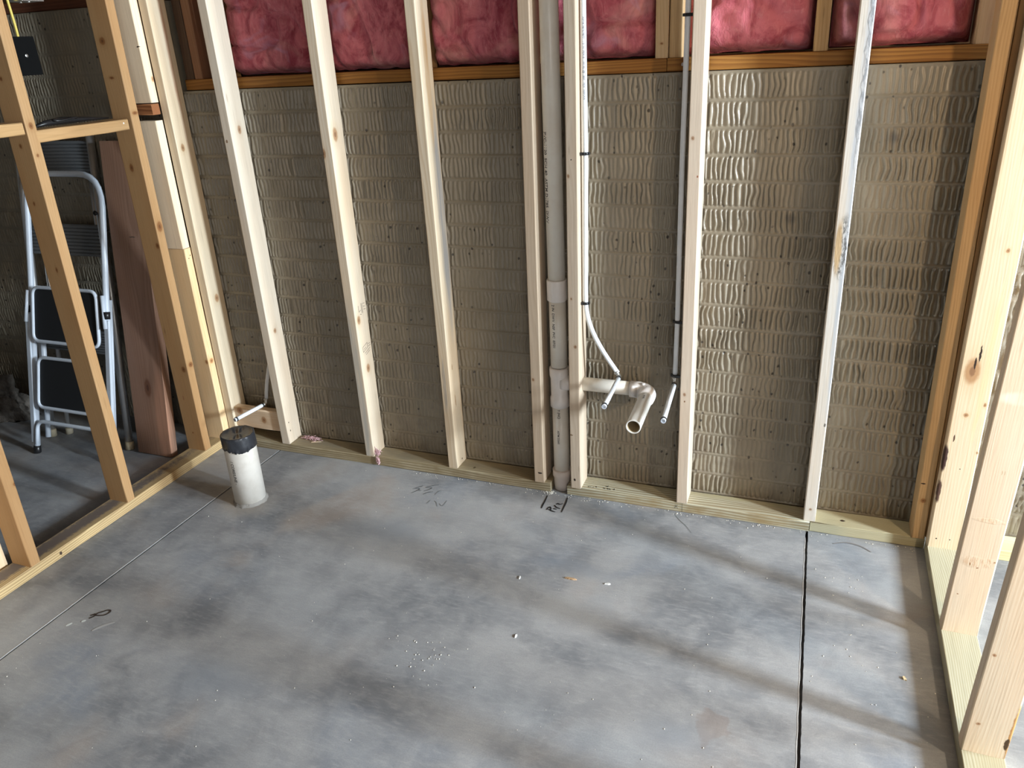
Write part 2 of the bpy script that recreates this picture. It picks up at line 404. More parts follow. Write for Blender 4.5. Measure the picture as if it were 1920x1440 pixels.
# ------------------------------------------------------------------ brick-textured concrete wall
rs = np.random.RandomState(11)
_tab = rs.rand(512, 512)
def vnoise(x, y, fx, fy, seed=0):
    X = x * fx + seed * 17.3; Y = y * fy + seed * 9.7
    xi = np.floor(X).astype(int); yi = np.floor(Y).astype(int); u = X - xi; v = Y - yi
    u = u * u * (3 - 2 * u); v = v * v * (3 - 2 * v)
    g = lambda a, b: _tab[a % 512, b % 512]
    return (g(xi, yi) * (1 - u) + g(xi + 1, yi) * u) * (1 - v) + (g(xi, yi + 1) * (1 - u) + g(xi + 1, yi + 1) * u) * v
def ribs(x, z, top):
    PITCH = .0787
    zz = (1.378 - z) / PITCH
    row = np.floor(zz); fz = zz - row                    # 0..1 inside the course, from its top joint down
    zl = fz * PITCH
    jh = .0085                                           # joint band height
    # bricks
    bl = .2045
    xb = x / bl + (row % 2) * .5 + 0.13
    col = np.floor(xb); fx = (xb - col) * bl
    amp = _tab[(row.astype(int) * 7 + 90) % 512, (col.astype(int) * 13 + 40) % 512]
    amp = .55 + .6 * amp
    amp = amp * (0.70 + .6 * vnoise(x, z, 5, 5, 3))
    amp *= np.clip(0.55 + 1.3 * vnoise(x, z, 2.2, 1.6, 8), .45, 1.25)
    wig = (vnoise(x + row * 3.1, z, 48, 30, 1) - .5) * .0095 + (vnoise(x + row * 5.7, z, 16, 6, 2) - .5) * .007
    ph = row * 1.9 + col * .7
    s = .5 + .5 * np.cos(2 * np.pi * (x + wig) / .0158 + ph)
    s = np.clip(s * 1.5 - .25, 0, 1) ** 1.1
    edge = np.clip((zl - jh) / .006, 0, 1) * np.clip((PITCH - zl) / .005, 0, 1)
    edge = edge * edge * (3 - 2 * edge)
    vj = np.clip(np.abs(fx - bl / 2) / (bl / 2), 0, 1)
    vjoint = np.clip((vj - .965) / .02, 0, 1)
    h = s * .0062 * amp * edge * (1 - vjoint)
    joint = (1 - np.clip((np.abs(zl - jh / 2) - jh / 2 + .0015) / .003, 0, 1)) * .0034
    h = np.maximum(h, joint + (vnoise(x, z, 120, 120, 5) - .5) * .0006 * (joint > 0))
    h = np.maximum(h, vjoint * .0018)
    # smooth margin along the very top and bottom
    mt = np.clip((top - z) / .014, 0, 1)
    h = h * mt + (1 - mt) * .0025
    h += (vnoise(x, z, 3, 3, 9) - .5) * .004
    return h
def concrete_wall(name, x0, x1, z1, step_x, step_z, mat, ytop=.36):
    nx = int((x1 - x0) / step_x) + 1; nz = int(z1 / step_z) + 1
    X, Z = np.meshgrid(np.linspace(x0, x1, nx), np.linspace(0, z1, nz))
    Yv = .1025 - ribs(X, Z, z1)
    n = nx * nz
    co = np.empty((n + 4, 3)); co[:n, 0] = X.ravel(); co[:n, 1] = Yv.ravel(); co[:n, 2] = Z.ravel()
    co[n:] = [(x0, ytop, 0), (x1, ytop, 0), (x1, ytop, z1), (x0, ytop, z1)]
    idx = np.arange(n).reshape(nz, nx)
    q = np.stack([idx[:-1, :-1], idx[:-1, 1:], idx[1:, 1:], idx[1:, :-1]], -1).reshape(-1, 4)
    me = bpy.data.meshes.new(name)
    top = list(idx[-1, :]) + [n + 2, n + 3]
    left = list(idx[::-1, 0]) + [n, n + 3][0:2]
    left = [n + 3] + list(idx[::-1, 0]) + [n]
    right = list(idx[:, -1]) + [n + 2, n + 1]
    loops = np.concatenate([q.ravel(), top, left, right, [n + 1, n, n + 3, n + 2]]).astype(np.int32)
    sizes = [4] * len(q) + [len(top), len(left), len(right), 4]
    starts = np.concatenate([[0], np.cumsum(sizes)[:-1]]).astype(np.int32)
    me.vertices.add(n + 4); me.vertices.foreach_set('co', co.ravel())
    me.loops.add(len(loops)); me.loops.foreach_set('vertex_index', loops)
    me.polygons.add(len(sizes)); me.polygons.foreach_set('loop_start', starts)
    sm = np.zeros(len(sizes), bool); sm[:len(q)] = True
    me.polygons.foreach_set('use_smooth', sm)
    me.update(calc_edges=True); me.validate()
    return struct(obj(name, me, mat))
def conc_mat():
    m, nt, b = new_mat('brick_form_concrete'); N = NB(nt); P = N.coord()
    n1 = N.noise(P, 3.0, 5, .6); n2 = N.noise(N.mapping(P, (3, 3, 3)), 14, 5, .65); n3 = N.noise(P, 170, 3, .6)
    c = N.mix(N.rng(n1, .3, .7), (0.21, 0.180, 0.130), (0.295, 0.256, 0.190))
    c = N.mix(N.rng(n2, .45, .75, 0, .5), c, (0.27, 0.24, 0.19))
    c = N.mix(N.rng(n3, .4, .8, 0, .3), c, (0.22, 0.20, 0.16))
    sep = nt.nodes.new('ShaderNodeSeparateXYZ'); nt.links.new(P, sep.inputs[0])
    # tie-hole stains
    for x, z in ((-.245, 1.262), (-.500, 1.03)):
        d, _ = N.blotch(P, (x, .1, z), (.022, .1, .022), .8, .01, 60); c = N.mix(N.math('MULTIPLY', d, .75), c, (.10, .085, .07))
    # air voids
    pv = N.vor(N.mapping(P, scale=(34, 5, 26)), 1.0)
    gate = N.noise(N.mapping(P, (2, 2, 2)), 5, 3, .6)
    low = N.rng(sep.outputs[2], .62, .12, 0, .15)
    pit = N.math('MULTIPLY', N.rng(pv, .17, .09), N.rng(N.math('ADD', gate, low), .47, .56))
    c = N.mix(N.math('MULTIPLY', pit, .9), c, (0.035, 0.028, 0.022))
    dirt = N.math('MULTIPLY', N.rng(n2, .45, .62, 0, .7), N.rng(sep.outputs[2], .50, .10, 0, 1))
    c = N.mix(dirt, c, (.20, .165, .12))
    nt.links.new(c, b.inputs['Base Color'])
    b.inputs['Roughness'].default_value = .42; b.inputs['Specular IOR Level'].default_value = .6
    h = N.math('SUBTRACT', N.math('ADD', n3, N.math('MULTIPLY', n2, .8)), N.math('MULTIPLY', pit, 4))
    nt.links.new(N.bump(h, .35, .0012), b.inputs['Normal'])
    return m
M_CONC = conc_mat()
concrete_wall('wall_back', -2.715, 0.0, 1.455, .0026, .0030, M_CONC)
concrete_wall('wall_back_right', 0.0, 2.2, 1.455, .006, .006, M_CONC)
concrete_wall('wall_back_left', -5.0, -2.715, 1.765, .0042, .005, M_CONC)
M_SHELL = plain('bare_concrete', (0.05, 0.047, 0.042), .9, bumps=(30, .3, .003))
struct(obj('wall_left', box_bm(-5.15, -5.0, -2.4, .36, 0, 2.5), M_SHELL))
struct(obj('front_left_light_blocker', box_bm(-5.0, -2.9, -2.5, -2.4, 0, 2.5), M_SHELL))  # unseen dark wall added to keep fill light out of the left room
struct(obj('ceiling', box_bm(-5.15, 4.6, -7.0, .5, 2.50, 2.62), plain('subfloor_underside', (0.28, 0.20, 0.13), .8)))
struct(obj('wall_back_upper', box_bm(-5.15, 4.6, .30, .34, 1.455, 2.5), plain('sheathing', (0.30, 0.19, 0.10), .8)))

# ------------------------------------------------------------------ lumber
def board(name, w, d, L, loc, rot, mat, label, cat, group=None, seed=0, bev=.0032, parent=None):
    o = obj(name, lumber_bm(w, d, L, seed, bev), mat, parent)
    o.location = loc; o.rotation_euler = rot
    if label: tag(o, label, cat, group)
    return o
T = .038; D = .089
H = 2.46 - T
def stud(x, yf, lean, mat, label, seed, group='studs of the back wall', L=H, z=T):
    return board('wall_stud', T, D, L, (x, yf, z), (0, lean, 0), mat, label, 'stud', group, seed)
# back wall (local frame: x centred, y from 0 (front) to .089, z up from the stud's foot)
stud(-2.7285, 0, .0035, wood('pine_corner', ((.68, .58, .43), (.56, .42, .26)), 21, .35, .5, blots=[('knot', (.019, .045, .62), (.008, .014, .022)), ('knot', (.019, .03, 1.22), (.008, .012, .018)), ('stain', (.0, .06, 1.5), (.03, .015, .6), (.55, .33, .22))]),
     'pale pine stud in the left corner, right behind the short spliced blocks', 1)
stud(-2.454, -.001, -.0060, wood('pine_one', ((.66, .58, .47), (.54, .43, .31)), 22, .3, .4, blots=[('knot', (.019, .05, 1.28), (.01, .012, .02)), ('knot', (.019, .04, .50), (.01, .010, .014)),
     ('dark', (.019, .020, .095), (.01, .003, .004)), ('dark', (.019, .022, .055), (.01, .003, .004)), ('dark', (-.006, 0, 1.245), (.006, .01, .007), (.25, .16, .1))]),
     'pale stud standing at the right end of the short wooden corner block', 2)
s2 = stud(-2.042, .002, -.0006, wood('pine_two', ((.66, .57, .45), (.52, .39, .25)), 23, .5, .25, blots=[('knot', (.019, .043, .375), (.012, .015, .023)), ('knot', (.019, .034, 1.26), (.012, .018, .03)),
     ('knot', (.019, .022, .58), (.012, .014, .022)), ('knot', (-.016, 0, 1.20), (.01, .01, .022)), ('stain', (-.012, -.01, .25), (.03, .05, .5), (.40, .37, .32))]),
     'stud with ink stamps low on its side and pink fluff at its foot', 3)
s3 = stud(-1.668, .004, -.0019, wood('pine_three', ((.66, .56, .42), (.50, .37, .23)), 24, .55, .3, blots=[('stain', (.019, .06, .95), (.012, .035, .5), (.30, .29, .28)), ('stain', (.019, .045, 1.45), (.012, .02, .3), (.50, .32, .16)),
     ('stain', (-.004, 0, .35), (.008, .01, .14), (.28, .25, .22)), ('dark', (.019, .035, .28), (.01, .004, .03), (.35, .22, .12)), ('dark', (.019, .03, .42), (.01, .003, .015), (.3, .2, .1)), ('dark', (.019, .05, .02), (.01, .004, .004))]),
     'grey-streaked stud midway between the stamped stud and the white drain stack', 4)
stud(-1.306, -.004, .0069, wood('pine_four', ((.60, .49, .37), (.48, .36, .25)), 25, .35, .3, blots=[('dark', (.004, 0, .04), (.010, .01, .004)), ('knot', (-.010, 0, .42), (.006, .01, .008))]),
     'stud hugging the left side of the white drain stack', 5)
s5 = stud(-1.162, -.008, .0059, wood('pine_five', ((.62, .51, .39), (.49, .37, .26)), 26, .4, .25, blots=[('dark', (-.004, 0, .035), (.005, .01, .006)), ('knot', (.006, 0, .56), (.007, .01, .008)), ('knot', (-.006, 0, .73), (.004, .01, .006)),
     ('knot', (-.010, 0, 1.13), (.005, .01, .008)), ('dark', (.0, 0, 1.18), (.002, .01, .003)), ('dark', (-.013, 0, .22), (.007, .01, .003), (.2, .12, .06))]),
     'stud on the right of the drain stack, bored through by the horizontal pipe', 6)
s6 = stud(-.775, -.001, -.0024, wood('pine_six', PINK, 27, .3, .3, blots=[('knot', (-.004, 0, .42), (.006, .01, .008)), ('knot', (-.008, 0, 1.24), (.006, .01, .007)), ('dark', (.01, 0, 1.13), (.003, .01, .004), (.3, .12, .07)), ('dark', (-.002, 0, .395), (.003, .01, .004), (.2, .1, .05))]),
     'stud right of the drain outlet with a white water pipe behind its left edge', 7)
s7 = stud(-.351, .007, -.0019, wood('pine_seven', ((.80, .74, .66), (.66, .55, .42)), 28, .25, .15, blots=[('stain', (.012, 0, 1.35), (.016, .02, .75), (.58, .585, .60)), ('stain', (.016, 0, .75), (.012, .02, .45), (.54, .55, .565)),
     ('rough', (.004, 0, .93), (.022, .02, .11), (.10, .09, .08)), ('stain', (-.006, 0, .93), (.012, .02, .10), (.62, .42, .22)), ('rough', (.012, 0, 1.45), (.009, .02, .35), (.36, .36, .37)),
     ('knot', (.0, 0, .045), (.006, .01, .006)), ('dark', (.014, 0, .36), (.003, .01, .008), (.2, .17, .14))]),
     'stud with a grey-blue stain and rough bark patch over the plate joint', 8)
stud(-.0235, .0, -.0085, wood('fir_corner', ((.62, .42, .22), (.46, .28, .12)), 29, .5, .4, blots=[('knot', (-.002, 0, .14), (.010, .01, .010)), ('dark', (-.01, .02, .10), (.01, .003, .003)), ('dark', (-.01, .0, .20), (.008, .005, .003))]),
     'honey-coloured stud in the right corner against the knotty cream stud', 9)

# ink stamps on stud 2 and short pencil marks
def stamp(name, strokes, w, parent, mat=M_INK):
    """strokes in the plane x = face of the stud (y, z local)"""
    bm = bmesh.new()
    for s in strokes:
        P = [Vector((.0198, y, z)) for y, z in s]
        for a, b in zip(P, P[1:]):
            t = (b - a).normalized(); n = Vector((0, -t.z, t.y)) * w / 2
            bm.faces.new([bm.verts.new(q) for q in (a + n, a - n, b - n, b + n)])
    return obj(name, bm, mat, parent)
M_STAMP = plain('stamp_ink', (.05, .045, .045), .7)
stamp('grade_stamp', [[(.022, .468), (.058, .478), (.056, .458), (.024, .448), (.022, .468)], [(.03, .458), (.046, .463)], [(.062, .470), (.078, .470)], [(.034, .440), (.074, .452)], [(.040, .432), (.070, .442)], [(.060, .460), (.080, .462)]], .0016, s2, M_STAMP)
stamp('grade_stamp', [[(.03, .635), (.03, .61), (.045, .615)], [(.05, .64), (.05, .60)], [(.056, .638), (.056, .60)], [(.062, .636), (.075, .634)], [(.062, .624), (.075, .622)], [(.064, .612), (.078, .61)], [(.036, .60), (.046, .597)]], .0016, s2, M_STAMP)

# plates of the back wall (grain along world X)
def plate_x(x0, x1, yf, mat, label, seed, z=0, h=T, d=D, name='bottom_plate', cat='plate', group=None):
    # local X -> world Z (down), so centre it on height
    return board(name, h, d, x1 - x0, (x0, yf, z + h / 2), (0, math.pi / 2, 0), mat, label, cat, group, seed, .0025)
def plate_y(y0, y1, x_out, mat, label, seed, z=0, h=T, d=D, name='bottom_plate', cat='plate', group=None):
    # runs along -Y from y0 to y1 (<y0); world width d in x starting at x_out
    L = y0 - y1
    M = Matrix(((0, 1, 0, x_out), (0, 0, -1, y0), (-1, 0, 0, z + h / 2), (0, 0, 0, 1)))   # localX->-Z, localY->+X, localZ->-Y
    o = obj(name, lumber_bm(h, d, L, seed, .0025), mat); o.matrix_world = M
    tag(o, label, cat, group); return o
pl1 = plate_x(-2.757, -1.264, 0, wood('treated_long', ((.46, .40, .275), (.17, .125, .06)), 31, .8, .1, ring=.0078, pith=(.062, .035), tilt=.006, blots=[('stain', (0, -.006, .75), (.05, .009, 1.2), (.23, .175, .095)), ('stain', (-.026, .05, .7), (.012, .06, 1.1), (.26, .22, .15)), ('dark', (-.019, .03, 1.17), (.003, .008, .006), (.12, .09, .05))]), 'long greenish bottom plate running left from the drain stack to the corner', 1)
pl2 = plate_x(-1.198, -.3485, .0, wood('treated_mid', ((.54, .53, .41), (.22, .155, .07)), 33, .8, .1, ring=.0085, pith=(.066, .02), tilt=.006, blots=[('stain', (0, -.006, .42), (.05, .009, .8), (.27, .19, .085)), ('stain', (-.026, .08, .5), (.012, .03, .8), (.40, .36, .22))]), 'middle greenish bottom plate between the drain stack and the floor joint', 2)
pl3 = plate_x(-.3465, -.001, .004, wood('treated_short', ((.52, .48, .33), (.35, .30, .16)), 34, .6, .1, ring=.0042, pith=(.06, .05), blots=[('dark', (-.019, .035, .10), (.004, .006, .010))]), 'short yellow-green bottom plate from the floor joint to the right corner', 3)
board('wall_stud', T, .086, H - .01, (.0168, .0065, T + .005), (0, -.0085, 0), wood('fir_back', ((.50, .32, .16), (.36, .21, .09)), 92, .4, .3), 'brown stud hidden behind the knotty cream stud in the right corner', 'stud', 'studs of the right wall', 50)
plate_x(.0915, 2.2, .0045, wood('treated_next', TREATL, 35, .5, .1, pith=(.05, .05)), 'plate in the room beyond the right stud wall', 4)
PL2I = (Matrix.Translation(pl2.location) @ pl2.rotation_euler.to_matrix().to_4x4()).inverted()
for word in (([(-1.1195, .0127), (-1.1182, .0187)], [(-1.114, .0161), (-1.1103, .0176)], [(-1.1037, .015), (-1.0986, .0176)], [(-1.0935, .0247), (-1.0891, .0169)]),
          ([(-1.0648, .0239), (-1.0594, .0165), (-1.0581, .0202)], [(-1.0468, .0235), (-1.0492, .0194), (-1.0457, .0148)], [(-1.0414, .0161), (-1.0409, .0207), (-1.0361, .0154)],
          [(-1.0245, .0265), (-1.0235, .0157)], [(-1.0579, .0372), (-1.0527, .033), (-1.05, .0406)])):
    bm = bmesh.new()
    for st_ in word: ribbon_bm(smooth_pts(st_), .0030, .0390, bm)
    ink = obj('vent_marking', bm, M_INK, pl2); ink.matrix_parent_inverse = PL2I
bm = bmesh.new()
for x, z0, z1, w in ((-.773, .001, .037, .0012),):
    bm.faces.new([bm.verts.new(q) for q in ((x, -.0008, z0), (x + w, -.0008, z0), (x + w, -.0008, z1), (x, -.0008, z1))])
for a, b in (((-.800, .012), (-.788, .028)), ((-.798, .026), (-.786, .012))):
    t = (Vector((b[0] - a[0], 0, b[1] - a[1]))).normalized(); n = Vector((-t.z, 0, t.x)) * .0006
    A = Vector((a[0], -.0008, a[1])); B = Vector((b[0], -.0008, b[1]))
    bm.faces.new([bm.verts.new(q) for q in (A + n, A - n, B - n, B + n)])
ink = obj('layout_marking', bm, M_INK, pl2); ink.matrix_parent_inverse = (Matrix.Translation(pl2.location) @ pl2.rotation_euler.to_matrix().to_4x4()).inverted()

# left wall
plate_y(-.004, -2.3, -2.846, wood('treated_left', ((.58, .43, .22), (.27, .17, .08)), 41, .8, .1, ring=.007, pith=(.055, -.13), tilt=.006, blots=[('dark', (-.027, .034, 1.1), (.0125, .050, 1.6), (.15, .118, .098)), ('dark', (.0, .089, .88), (.008, .004, .006), (.05, .03, .02))]), 'brown bottom plate under the left stud wall', 5)
def stud_l(y0, x_r, mat, label, seed, leanx=0.0, L=H):
    # 89 deep along x, 38 along y; local X -> world Y, local Y -> world -X
    M = Matrix.Translation((x_r, y0 + T / 2, T)) @ Matrix.Rotation(leanx, 4, 'X') @ Matrix(((0, -1, 0, 0), (1, 0, 0, 0), (0, 0, 1, 0), (0, 0, 0, 1)))
    o = obj('wall_stud', lumber_bm(T, D, L, seed), mat); o.matrix_world = M
    tag(o, label, 'stud', 'studs of the left wall'); return o
stud_l(-.996, -2.757, wood('fir_lb', FIR, 42, .35, .35, blots=[('knot', (.019, 0, .3), (.01, .01, .01))]), 'left wall stud nearest the camera, leaving the photo at the left edge', 11, -.014)
stud_l(-.579, -2.757, wood('fir_la', FIR, 43, .3, .6, blots=[('knot', (-.019, .05, 1.50), (.01, .008, .008)), ('knot', (-.019, .045, 1.30), (.01, .007, .009)), ('knot', (-.019, .055, 1.12), (.01, .006, .009)), ('knot', (-.019, .035, .9), (.01, .006, .012)), ('knot', (.0, 0, 1.36), (.010, .01, .014)), ('knot', (-.004, 0, 1.27), (.006, .01, .007))]),
       'orange stud of the left wall standing in front of the white step ladder', 12, -.015)
stud_l(-.152, -2.757, wood('fir_lc', FIR, 44, .3, .6, blots=[('knot', (-.019, .052, 1.17), (.01, .011, .020)), ('knot', (-.019, .02, .37), (.01, .013, .016)), ('knot', (.004, 0, .385), (.014, .01, .014)), ('knot', (-.019, .05, 1.48), (.01, .014, .006)), ('knot', (-.019, .055, 1.60), (.01, .016, .016)), ('knot', (.002, 0, 1.36), (.016, .01, .008)), ('knot', (.0, 0, .95), (.016, .01, .025)), ('knot', (-.019, .012, .88), (.01, .010, .014)), ('knot', (-.019, .045, .08), (.01, .005, .004)), ('dark', (-.019, .055, .24), (.01, .004, .012), (.3, .14, .06))]),
       'orange knotty stud of the left wall beside the leaning dark plank', 13, -.014)
M = Matrix
def cripple(z0, z1, mat, label, seed, dx=0.0, dy=0.0):
    o = obj('corner_block', lumber_bm(T, D, z1 - z0, seed), mat)
    o.matrix_world = Matrix.Translation((-2.7495 + dx, -.0165 + dy, z0)) @ Matrix.Rotation(-.006, 4, 'X') @ Matrix(((0, -1, 0, 0), (1, 0, 0, 0), (0, 0, 1, 0), (0, 0, 0, 1)))
    return tag(o, label, 'block', 'stacked stud pieces in the left corner')
cripple(T, .878, wood('pine_c1', ((.76, .56, .33), (.60, .38, .18)), 45, .4, .4, blots=[('knot', (.0, 0, .36), (.014, .01, .014)), ('dark', (.006, 0, .81), (.003, .01, .003)), ('dark', (-.004, 0, .80), (.003, .01, .003)), ('knot', (-.019, .01, .36), (.01, .01, .012))]), 'yellowish lower stud piece standing on the plate in the left corner', 14)
cripple(.880, 1.362, wood('pine_c2', PINE, 46, .3, .1), 'pale middle stud piece in the left corner, topped by splinters', 15)
cripple(1.425, 2.46, wood('pine_c3', PINE, 47, .3, .4, blots=[('knot', (.012, 0, .08), (.008, .01, .012)), ('dark', (-.019, .006, .19), (.01, .008, .003))]), 'pale upper stud piece above the red-brown block in the left corner', 16, 0, .003)
o = obj('spacer_block', lumber_bm(.038, .038, .125, 17, .002), wood('redwood', ((.34, .14, .055), (.16, .055, .02)), 48, .9, 0, ring=.0045))
o.location = (-2.875, -.036, 1.402); o.rotation_euler = (0, math.pi / 2, 0)
tag(o, 'short red-brown block sandwiched between upper and middle stud pieces', 'block')
# splinters on the middle piece
bm = bmesh.new(); rd = random.Random(4)
for i in range(26):
    x = -2.84 + rd.random() * .035; y = -.037 + rd.random() * .006
    a = Vector((x, y, 1.355)); d = Vector((rd.uniform(-.5, .2), rd.uniform(-.6, .1), 1)).normalized() * rd.uniform(.008, .020)
    w = Vector((.0007, 0, 0)); bm.faces.new([bm.verts.new(q) for q in (a - w, a + w, a + d)])
tag(obj('wood_splinters', bm, wood('splinter', PINE, 49, .2, 0)), 'tuft of pale torn fibres on top of the middle corner piece', 'splinters')['kind'] = 'stuff'
# blocking rails
def rail(y0, y1, z, dz, mat, label, seed):
    L = ((y1 - y0) ** 2 + dz ** 2) ** .5
    Mx = Matrix.Translation((-2.757 - D, y0, z)) @ Matrix.Rotation(math.atan2(dz, -(y0 - y1)) , 4, 'X') @ Matrix(((0, 1, 0, 0), (0, 0, 1, 0), (1, 0, 0, 0), (0, 0, 0, 1)))
    o = obj('blocking_rail', lumber_bm(T, D, L, seed, .004), mat); o.matrix_world = Mx
    return tag(o, label, 'blocking', 'blocking rails of the left wall')
rail(-.529, -.153, 1.363, 0.0, wood('fir_rail', ((.46, .29, .14), (.36, .21, .085)), 51, .3, .2, blots=[('dark', (.006, .089, .355), (.003, .01, .003), (.8, .75, .7))]), 'horizontal blocking rail over the white ladder, black tool strap lying on it', 18)
rail(-.957, -.567, 1.392, 0.0, wood('fir_rail2', ((.48, .31, .15), (.37, .22, .09)), 52, .3, .2), 'horizontal blocking rail cut off by the left photo edge', 19)
# panel behind nearest stud
o = obj('cream_panel', box_bm(-2.880, -2.862, -1.40, -1.0, .0, .62, .002), wood('ply', ((.80, .66, .47), (.68, .50, .30)), 53, .3, .3, blots=[('knot', (-2.862, -1.055, .16), (.01, .02, .02)), ('dark', (-2.862, -1.045, .06), (.01, .004, .004), (.35, .2, .1))]))
tag(o, 'cream wood panel standing behind the left wall at the photo edge', 'panel')

# corner block between corner stud and stud 1
o = obj('corner_blocking', lumber_bm(.092, .038, .2335, 20, .006), wood('pine_block', ((.74, .58, .42), (.58, .40, .24)), 54, .4, .3, blots=[('knot', (-.03, 0, .03), (.02, .01, .02)), ('knot', (.0, 0, .15), (.02, .01, .015))]))
o.location = (-2.7085, .012, .131); o.rotation_euler = (0, math.pi / 2, 0)
tag(o, 'short horizontal block nailed low in the left corner behind the taped pipe', 'block')

# right wall
plate_y(.0, -1.9, .0, wood('treated_right', ((.47, .45, .34), (.33, .30, .19)), 55, .8, .05, ring=.0052, pith=(.02, -.12), tilt=.01), 'pale green bottom plate under the right stud wall', 6)
def stud_r(y0, mat, label, seed, lean=0.0, grp='studs of the right wall', x=0.0):
    M_ = Matrix.Translation((x, y0 + T, T)) @ Matrix.Rotation(lean, 4, 'Y') @ Matrix(((0, 1, 0, 0), (-1, 0, 0, -T / 2), (0, 0, 1, 0), (0, 0, 0, 1)))
    o = obj('wall_stud', lumber_bm(T, D, H, seed, .004), mat); o.matrix_world = M_
    return tag(o, label, 'stud', grp)
# local: X -> -Y (face to camera is +X side = .019), Y -> +X
CREAM = ((.72, .60, .43), (.60, .44, .26))
stud_r(-.036, wood('pine_r1', CREAM, 61, .45, .2, ring=.008, blots=[('knot', (.019, .036, .463), (.01, .009, .008)), ('knot', (.019, .078, .50), (.01, .005, .008)), ('knot', (.019, .084, .345), (.01, .004, .006)), ('knot', (.019, .058, .95), (.01, .006, .008)), ('knot', (.019, .03, .60), (.01, .025, .05)),
      ('dark', (.019, .042, .655), (.01, .003, .030)), ('dark', (.019, .034, .625), (.01, .003, .022)), ('dark', (.012, .003, .315), (.02, .009, .055), (.06, .03, .025)), ('dark', (.012, .004, .20), (.02, .007, .05), (.10, .055, .04)), ('dark', (.019, .018, .385), (.01, .003, .014), (.1, .05, .03)),
      ('dark', (.019, .048, .285), (.01, .0022, .0022)), ('dark', (.019, .022, .032), (.01, .0025, .003)), ('dark', (.019, .060, .034), (.01, .0022, .003)), ('stain', (.019, .065, .62), (.01, .010, .3), (.66, .54, .32))]),
      'cream stud with dark bark pockets and a split knot at the right corner', 21, .0)
stud_r(-.440, wood('pine_r2', ((.74, .63, .49), (.66, .51, .36)), 62, .5, .15, ring=.0055, blots=[('rough', (.019, .05, .235), (.01, .05, .020), (.62, .42, .27)), ('rough', (.019, .05, .36), (.01, .05, .008), (.66, .46, .3)), ('dark', (.019, .048, .215), (.01, .003, .002), (.3, .15, .08)), ('dark', (.019, .030, .225), (.01, .002, .006), (.35, .2, .1)),
      ('dark', (.019, .083, .24), (.01, .003, .002), (.35, .2, .1)), ('dark', (.019, .020, .125), (.01, .003, .002), (.35, .18, .1)), ('dark', (.019, .048, .50), (.01, .001, .008), (.5, .35, .22)), ('dark', (.019, .055, .50), (.01, .001, .008), (.5, .35, .22)), ('stain', (.019, .045, .70), (.01, .06, .022), (.80, .72, .60))]),
      'middle stud of the right wall with a crushed band near its foot', 22, .0225)
stud_r(-.855, wood('pine_r3', ((.80, .68, .52), (.68, .52, .36)), 63, .6, .15, ring=.007, tilt=.05, blots=[('knot', (.019, .012, .28), (.01, .005, .005)), ('knot', (.019, .020, .085), (.01, .006, .005)), ('dark', (.019, .089, .08), (.012, .008, .10), (.50, .27, .10)), ('dark', (.019, .083, .045), (.012, .006, .02), (.08, .045, .02))]),
      'nearest stud of the right wall with a ragged bark edge at its base', 23, .030)
stud_r(-1.270, wood('pine_r4', CREAM, 64, .4, .3), 'right wall stud just outside the photo behind the nearest one', 24)

# upper framing on top of the concrete wall
M_L1 = wood('ledge_wood', LEDGE, 65, .8, .2, ring=.007)
plate_x(-2.70, -.888, .108, M_L1, 'long orange-brown sill on the concrete wall left of the nailed joint', 7, 1.457, T, .14, 'sill_plate', 'sill')
plate_x(-.886, 1.6, .108, wood('ledge_wood2', LEDGE, 66, .8, .2, ring=.008, blots=[('dark', (.0, 0, .045), (.006, .01, .004), (.6, .6, .6))]), 'orange-brown sill on the concrete wall right of the nailed joint', 8, 1.457, T, .14, 'sill_plate', 'sill')
plate_x(-5.0, -2.715, .108, wood('ledge_dark', ((.16, .06, .03), (.08, .03, .015)), 67, .5, .2), 'dark red-brown sill above the far left concrete wall', 9, 1.767, T, .14, 'sill_plate', 'sill')
def upper(x, mat, label, seed, y=.112, L=.96):
    return board('upper_stud', T, D, L, (x, y, 1.4955), (0, 0, 0), mat, label, 'stud', 'short studs between the pink batts', seed)
UP = ((.56, .36, .17), (.40, .23, .09))
upper(-2.676, wood('up0', ((.10, .06, .035), (.06, .03, .02)), 70, .4, .3), 'dark upper stud at the very left end of the sill', 30, .110)
upper(-2.637, wood('up00', ((.30, .16, .09), (.20, .09, .045)), 69, .4, .3), 'brown upper stud doubled against the dark one at the left end of the sill', 40)
for i, (x, lab) in enumerate(((-2.53, 'upper stud hidden behind the first pale stud from the left'), (-2.118, 'upper stud behind the stamped stud'), (-1.706, 'upper stud behind the grey-streaked stud'), (-1.325, 'upper stud behind the stud left of the drain stack'))):
    upper(x, wood('up%s' % 'abcd'[i], UP, 71 + i, .4, .3), lab, 31 + i)
upper(-.9045, wood('upe', ((.66, .47, .27), (.50, .32, .15)), 76, .4, .4, blots=[('knot', (0, 0, .04), (.006, .01, .004))]), 'left stud of the doubled pair above the nailed sill joint', 35)
upper(-.8645, wood('upf', ((.60, .42, .22), (.44, .27, .12)), 77, .4, .3), 'right stud of the doubled pair above the nailed sill joint', 36, .116)
upper(-.4625, wood('upg', UP, 78, .5, .2), 'short upper stud on the sill left of the grey-stained stud', 37)
upper(-.066, wood('uph', ((.62, .44, .26), (.50, .32, .17)), 79, .4, .3), 'short upper stud at the far right behind the honey-coloured stud', 38)
upper(.34, wood('upi', UP, 80, .4, .3), 'upper stud in the room beyond the right wall', 39)

